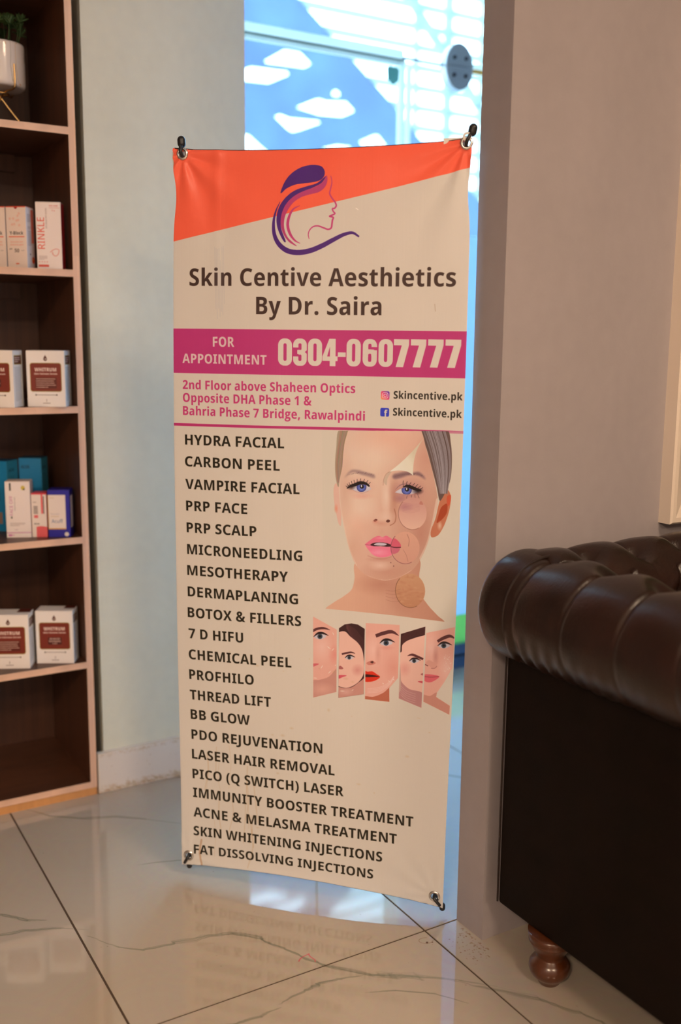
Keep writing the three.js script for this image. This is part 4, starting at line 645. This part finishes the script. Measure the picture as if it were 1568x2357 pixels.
// ---------------------------------------------------------------- buttoned leather sofa
{
  const grain = dataMap(512, 512, (x, y) => 0.5 + 0.3 * tn(x, y, 22, 3) + 0.2 * tn(x, y, 45, 6)), tone = dataMap(512, 512, (x, y) => { const v = 1 + 0.22 * tn(x, y, 2.2, 8) + 0.08 * tn(x, y, 9, 1); return [0.135 * v, 0.068 * v, 0.044 * v]; }, true);
  grain.repeat.set(3, 3); tone.repeat.set(1.3, 1.3);
  const leather = phys({ map: tone, roughness: 0.31, bumpMap: grain, bumpScale: 0.0004, ior: 1.5 });
  const panelTone = dataMap(256, 256, (x, y) => { const v = 1 + 0.18 * tn(x, y, 2, 2); return [0.075 * v, 0.038 * v, 0.024 * v]; }, true);
  const panel = phys({ map: panelTone, roughness: 0.62, specularIntensity: 0.22, bumpMap: grain, bumpScale: 0.0002 });
  const sofa = thing('leather_sofa', 'dark brown buttoned leather sofa with rolled arm against the beige wall', 'sofa', [1.24, 0, -1.06]);
  const L = 1.75, ZB = -0.405, ZF = 0.44, Y0 = 0.113, CY = 0.745, CX = 0.022, R = 0.106;   // local frame: arm panel at x = 0
  const grid = (nu, nv, f) => {
    const p = [], uv = [], idx = [];
    for (let j = 0; j <= nv; j++) for (let i = 0; i <= nu; i++) { const q = f(i / nu, j / nv); p.push(q[0], q[1], q[2]); uv.push(q[3], q[4]); }
    for (let j = 0; j < nv; j++) for (let i = 0; i < nu; i++) { const a = j * (nu + 1) + i, b = a + 1, c = a + nu + 1; idx.push(a, b, c, b, c + 1, c); }
    const g = new THREE.BufferGeometry(); g.setAttribute('position', new THREE.Float32BufferAttribute(p, 3)); g.setAttribute('uv', new THREE.Float32BufferAttribute(uv, 2)); g.setIndex(idx); g.computeVertexNormals(); return g;
  };
  // rolled cross-section: v runs from under the outside, over the top and down the inside; u along the roll
  const PITCH = 0.125;
  function roll(length, phase, bulge) {
    const arc = [-100, -18];   // clockwise: from -100 degrees through 180 and 90 to -18 degrees
    const total = 262, a0 = 260;   // start at 260 deg (=-100), sweep down to -2 deg
    return (u, v) => {
      const s = u * length, roundPart = 0.66, onArc = v < roundPart;
      const q = onArc ? v / roundPart : 1, ang = THREE.MathUtils.degToRad(a0 - q * total);
      // button rows: on the top inside (deg 62) and down the inner face
      const k = (s - phase) / PITCH, fr = k - Math.floor(k) - 0.5, near = Math.abs(fr) * PITCH, deg = a0 - q * total;
      let d = 0;
      const topRow = Math.exp(-Math.pow((deg - 74) / 16, 2));
      const fade = THREE.MathUtils.smoothstep(deg, 30, 80) * (1 - 0.86 * THREE.MathUtils.smoothstep(deg, 95, 190));
      const far = Math.abs(0.5 - Math.abs(fr)) * PITCH;   // distance to the pleat lines at fr = +-0.5
      d -= 0.006 * fade * Math.exp(-Math.pow(far / 0.0045, 2)) + 0.006 * fade * Math.exp(-far / 0.022);
      d -= 0.034 * topRow * Math.exp(-Math.pow(far / 0.026, 2));
      d += 0.007 * bulge * Math.cos(fr * Math.PI) * (0.22 + 0.78 * topRow);
      d += 0.0016 * noise.noise(s * 9, v * 14, phase * 10);
      const innerRow = Math.exp(-Math.pow((deg + 2) / 20, 2));
      if (deg < 40) d -= 0.03 * innerRow * Math.exp(-Math.pow(near / 0.026, 2)) + 0.006 * Math.exp(-Math.pow(near / 0.006, 2));
      // gathers under the roll next to the ends
      const gather = THREE.MathUtils.smoothstep(deg, 185, 235) * (Math.exp(-s / 0.14));
      d += 0.0055 * gather * Math.sin(s * 190 + deg * 0.09) ;
      const rr = R + d;
      if (onArc) return [Math.cos(ang) * rr, Math.sin(ang) * rr, s, s, v * 0.75];
      const t = (v - roundPart) / (1 - roundPart), drop = t * 0.33;
      const row2 = Math.exp(-Math.pow((drop - 0.14) / 0.03, 2));
      return [R * 0.999 + d * (1 - t) - 0.03 * row2 * Math.exp(-Math.pow(far / 0.026, 2)) + 0.012 * Math.sin(Math.min(1, t * 2.2) * Math.PI) + 0.025 * t, -0.004 - drop, s, s, v * 0.75];
    };
  }
  const arm = (mirror) => {
    const f = roll(ZF - ZB - 0.09, 0.025, 1), g = grid(300, 220, (u, v) => { const [x, y, s, a, b] = f(u, v); return [CX + x, CY + y, ZB + 0.09 + s, a, b]; });
    return mirror ? g : g;
  };
  // left arm (nearest the camera)
  const build = (host) => {
    part('arm_roll', arm(), leather, host);
    // piped band closing the wall end of the roll
    const band = grid(24, 120, (u, v) => { const t = u, ang = THREE.MathUtils.degToRad(260 - v * 262), e = Math.sin(Math.PI * Math.min(1, t)), rr = R - 0.004 + 0.006 * e - (t < 0.3 ? Math.pow((0.3 - t) / 0.3, 2) * 0.018 : 0) + 0.0012 * noise.noise(v * 12, t * 2, 4); return [CX + Math.cos(ang) * rr, CY + Math.sin(ang) * rr, ZB + t * 0.092, t * 0.05, v * 0.5]; });
    part('end_band', band, leather, host);
    const seam = []; for (let i = 0; i <= 60; i++) { const a = THREE.MathUtils.degToRad(255 - i * 3.6), rr = R - 0.0015; seam.push([CX + Math.cos(a) * rr, CY + Math.sin(a) * rr, ZB + 0.0925]); }
    part('piping', tube(seam, 0.0028, 160, 8), leather, host);
    part('end_cap', lathe([[0.001, 0], [R * 0.6, 0.002], [R - 0.02, -0.002]].map(([a, b]) => [a, b]), 48).rotateX(-Math.PI / 2).translate(CX, CY, ZB + 0.002), leather, host);
    const cap = lathe([[0.0001, 0.012], [R * 0.5, 0.01], [R * 0.9, 0.003], [R, -0.006]], 48).rotateX(Math.PI / 2).translate(CX, CY, ZF);
    part('front_scroll', cap, leather, host);
    part('outer_panel', new RoundedBoxGeometry(0.11, CY - R + 0.02 - Y0, ZF - ZB - 0.01, 3, 0.008).translate(0.055, (Y0 + CY - R + 0.02) / 2, (ZB + ZF) / 2 + 0.005), panel, host);
    const edge = [[-0.001, Y0 + 0.004, ZB + 0.0105], [-0.0012, 0.35, ZB + 0.01], [-0.001, CY - R - 0.004, ZB + 0.0105]];
    part('corner_piping', tube(edge, 0.0022, 20, 8), leather, host);
    for (let k = 0; k < 7; k++) { const z = ZB + 0.09 + 0.025 + k * PITCH; if (z < ZB + 0.05 || z > ZF) continue; const a = THREE.MathUtils.degToRad(74), rr = R - 0.034; part('button', new THREE.SphereGeometry(0.011, 16, 10).scale(1, 0.55, 1).rotateZ(a - Math.PI / 2).translate(CX + Math.cos(a) * rr, CY + Math.sin(a) * rr, z), leather, host); }
  };
  build(sofa);
  const other = new THREE.Group(); other.name = 'right_arm'; other.position.x = L; other.scale.x = -1; sofa.add(other);
  {
    const f = roll(ZF - ZB - 0.09, 0.025, 1); const g = grid(160, 120, (u, v) => { const [x, y, s, a, b] = f(u, v); return [CX + x, CY + y, ZB + 0.09 + s, a, b]; });
    part('arm_roll', g, leather, other);
    part('outer_panel', new RoundedBoxGeometry(0.11, CY - R + 0.02 - Y0, ZF - ZB - 0.01, 3, 0.008).translate(0.055, (Y0 + CY - R + 0.02) / 2, (ZB + ZF) / 2 + 0.005), panel, other);
  }
  // back roll along the wall: u along x, rolled towards the wall
  {
    const len = L - 2 * CX + 0.09, f = roll(len, 0.012, 1.25);
    const g = grid(560, 180, (u, v) => { const [x, y, s, a, b] = f(u, v), e = Math.min(s, len - s), lip = e < 0.03 ? Math.sqrt(Math.max(0, 1 - Math.pow((0.03 - e) / 0.03, 2))) : 1, sc = 0.9 + 0.1 * lip; return [v > 0.5 ? Math.min(Math.max(CX - 0.045 + s, 0.05), L - 0.05) : CX - 0.045 + s, CY + 0.002 + y * sc * 1.02, ZB + 0.074 + x * sc, a, b]; });
    part('back_roll', g, leather, sofa);
    part('back_panel', new RoundedBoxGeometry(L - 0.02, CY - R + 0.02 - Y0, 0.08, 3, 0.008).translate(L / 2, (Y0 + CY - R + 0.02) / 2, ZB + 0.06), panel, sofa);
  }
  const cw = (L - 0.30) / 2;
  for (let i = 0; i < 2; i++) part('seat_cushion', new RoundedBoxGeometry(cw - 0.006, 0.15, 0.62, 6, 0.05).translate(0.15 + cw * (i + 0.5), 0.4, 0.13), leather, sofa);
  part('seat_base', new RoundedBoxGeometry(L - 0.2, 0.22, 0.78, 3, 0.02).translate(L / 2, 0.225, 0.03), leather, sofa);
  const turned = lathe([[0.0005, 0], [0.018, 0], [0.021, 0.003], [0.0235, 0.01], [0.031, 0.017], [0.0375, 0.024], [0.0405, 0.034], [0.0395, 0.044], [0.034, 0.052], [0.028, 0.057], [0.0275, 0.06], [0.03, 0.068], [0.036, 0.078], [0.0425, 0.09], [0.0428, 0.0925], [0.0415, 0.094], [0.0435, 0.1], [0.045, 0.113], [0.0005, 0.113]], 48);
  const mahogany = phys({ map: woodMap(0.31, 0.155, 0.065, 0.14), roughness: 0.28, clearcoat: 0.5, clearcoatRoughness: 0.2 });
  for (const [x, z] of [[0.03, -0.268], [0.03, 0.33], [L - 0.05, -0.268], [L - 0.05, 0.33]]) part('bun_foot', turned, mahogany, sofa).position.set(x, 0, z);
  shade(sofa);
}

// ---------------------------------------------------------------- framed picture on the right wall
{
  const t = thing('picture_frame', 'deep cream-white picture frame hung above the sofa at the right picture edge', 'picture frame', [1.697, 0.857, -1.504]);
  const w = 0.9, h = 1.05, d = 0.036, bar = 0.05, cream = std({ color: lin(0.78, 0.68, 0.58), roughness: 0.4 });
  const prof = () => { const s = new THREE.Shape(); s.moveTo(0, 0); s.lineTo(0, d - 0.004); s.lineTo(0.004, d); s.lineTo(0.014, d); s.lineTo(bar, d - 0.016); s.lineTo(bar, 0); s.closePath(); return s; };
  // mitred bars: profile (distance from outer edge, depth) swept along each side
  const side = (len) => { const g = new THREE.ExtrudeGeometry(prof(), { depth: len, bevelEnabled: false }), p = g.attributes.position; for (let i = 0; i < p.count; i++) { const a = p.getX(i), z = p.getZ(i); p.setXYZ(i, z < len / 2 ? a : len - a, a, p.getY(i)); } g.computeVertexNormals(); return g; };
  part('frame_bar', side(w), cream, t);
  part('frame_bar', side(w).rotateZ(Math.PI).translate(w, h, 0), cream, t);
  part('frame_bar', side(h).rotateZ(-Math.PI / 2).translate(0, h, 0), cream, t);
  part('frame_bar', side(h).rotateZ(Math.PI / 2).translate(w, 0, 0), cream, t);
  const art = dataMap(128, 128, (x, y) => { const v = 0.5 + 0.5 * tn(x, y, 1.4, 6); return [0.16 + 0.12 * v, 0.26 + 0.14 * v, 0.2 + 0.1 * v]; }, true);
  part('picture', bx(bar - 0.004, w - bar + 0.004, bar - 0.004, h - bar + 0.004, 0.004, 0.012), std({ map: art, roughness: 0.3 }), t);
}

// ---------------------------------------------------------------- ceiling light panels
LAMPS.forEach(([x, z, power], i) => {
  const where = ['on the left side of the room', 'at the back of the room', 'over the arm of the sofa'][i];
  const t = thing('ceiling_panel_light', 'square warm ceiling light panel ' + where, 'lamp', [x, CEIL, z], 0, 'ceiling light panels');
  const h = LAMP_SIZE / 2, rim = std({ color: lin(0.8, 0.8, 0.8), roughness: 0.4 });
  for (const [a, b, c, d] of [[-h - 0.02, h + 0.02, -h - 0.02, -h], [-h - 0.02, h + 0.02, h, h + 0.02], [-h - 0.02, -h, -h, h], [h, h + 0.02, -h, h]]) part('frame_bar', bx(a, b, -0.046, 0, c, d), rim, t);  // rim depth shaped to dim the light reaching the upper walls
  part('diffuser', bx(-h, h, -0.008, 0, -h, h), std({ color: lin(0.9, 0.86, 0.8), emissive: lin(...LAMP_COLOUR), emissiveIntensity: 4, roughness: 0.6 }), t);
  const s = new THREE.RectAreaLight(lin(...LAMP_COLOUR), power, LAMP_SIZE, LAMP_SIZE); s.name = 'panel_glow'; s.position.set(0, -0.011, 0); s.rotation.x = -Math.PI / 2; t.add(s);
});

renderer.render(scene, camera);
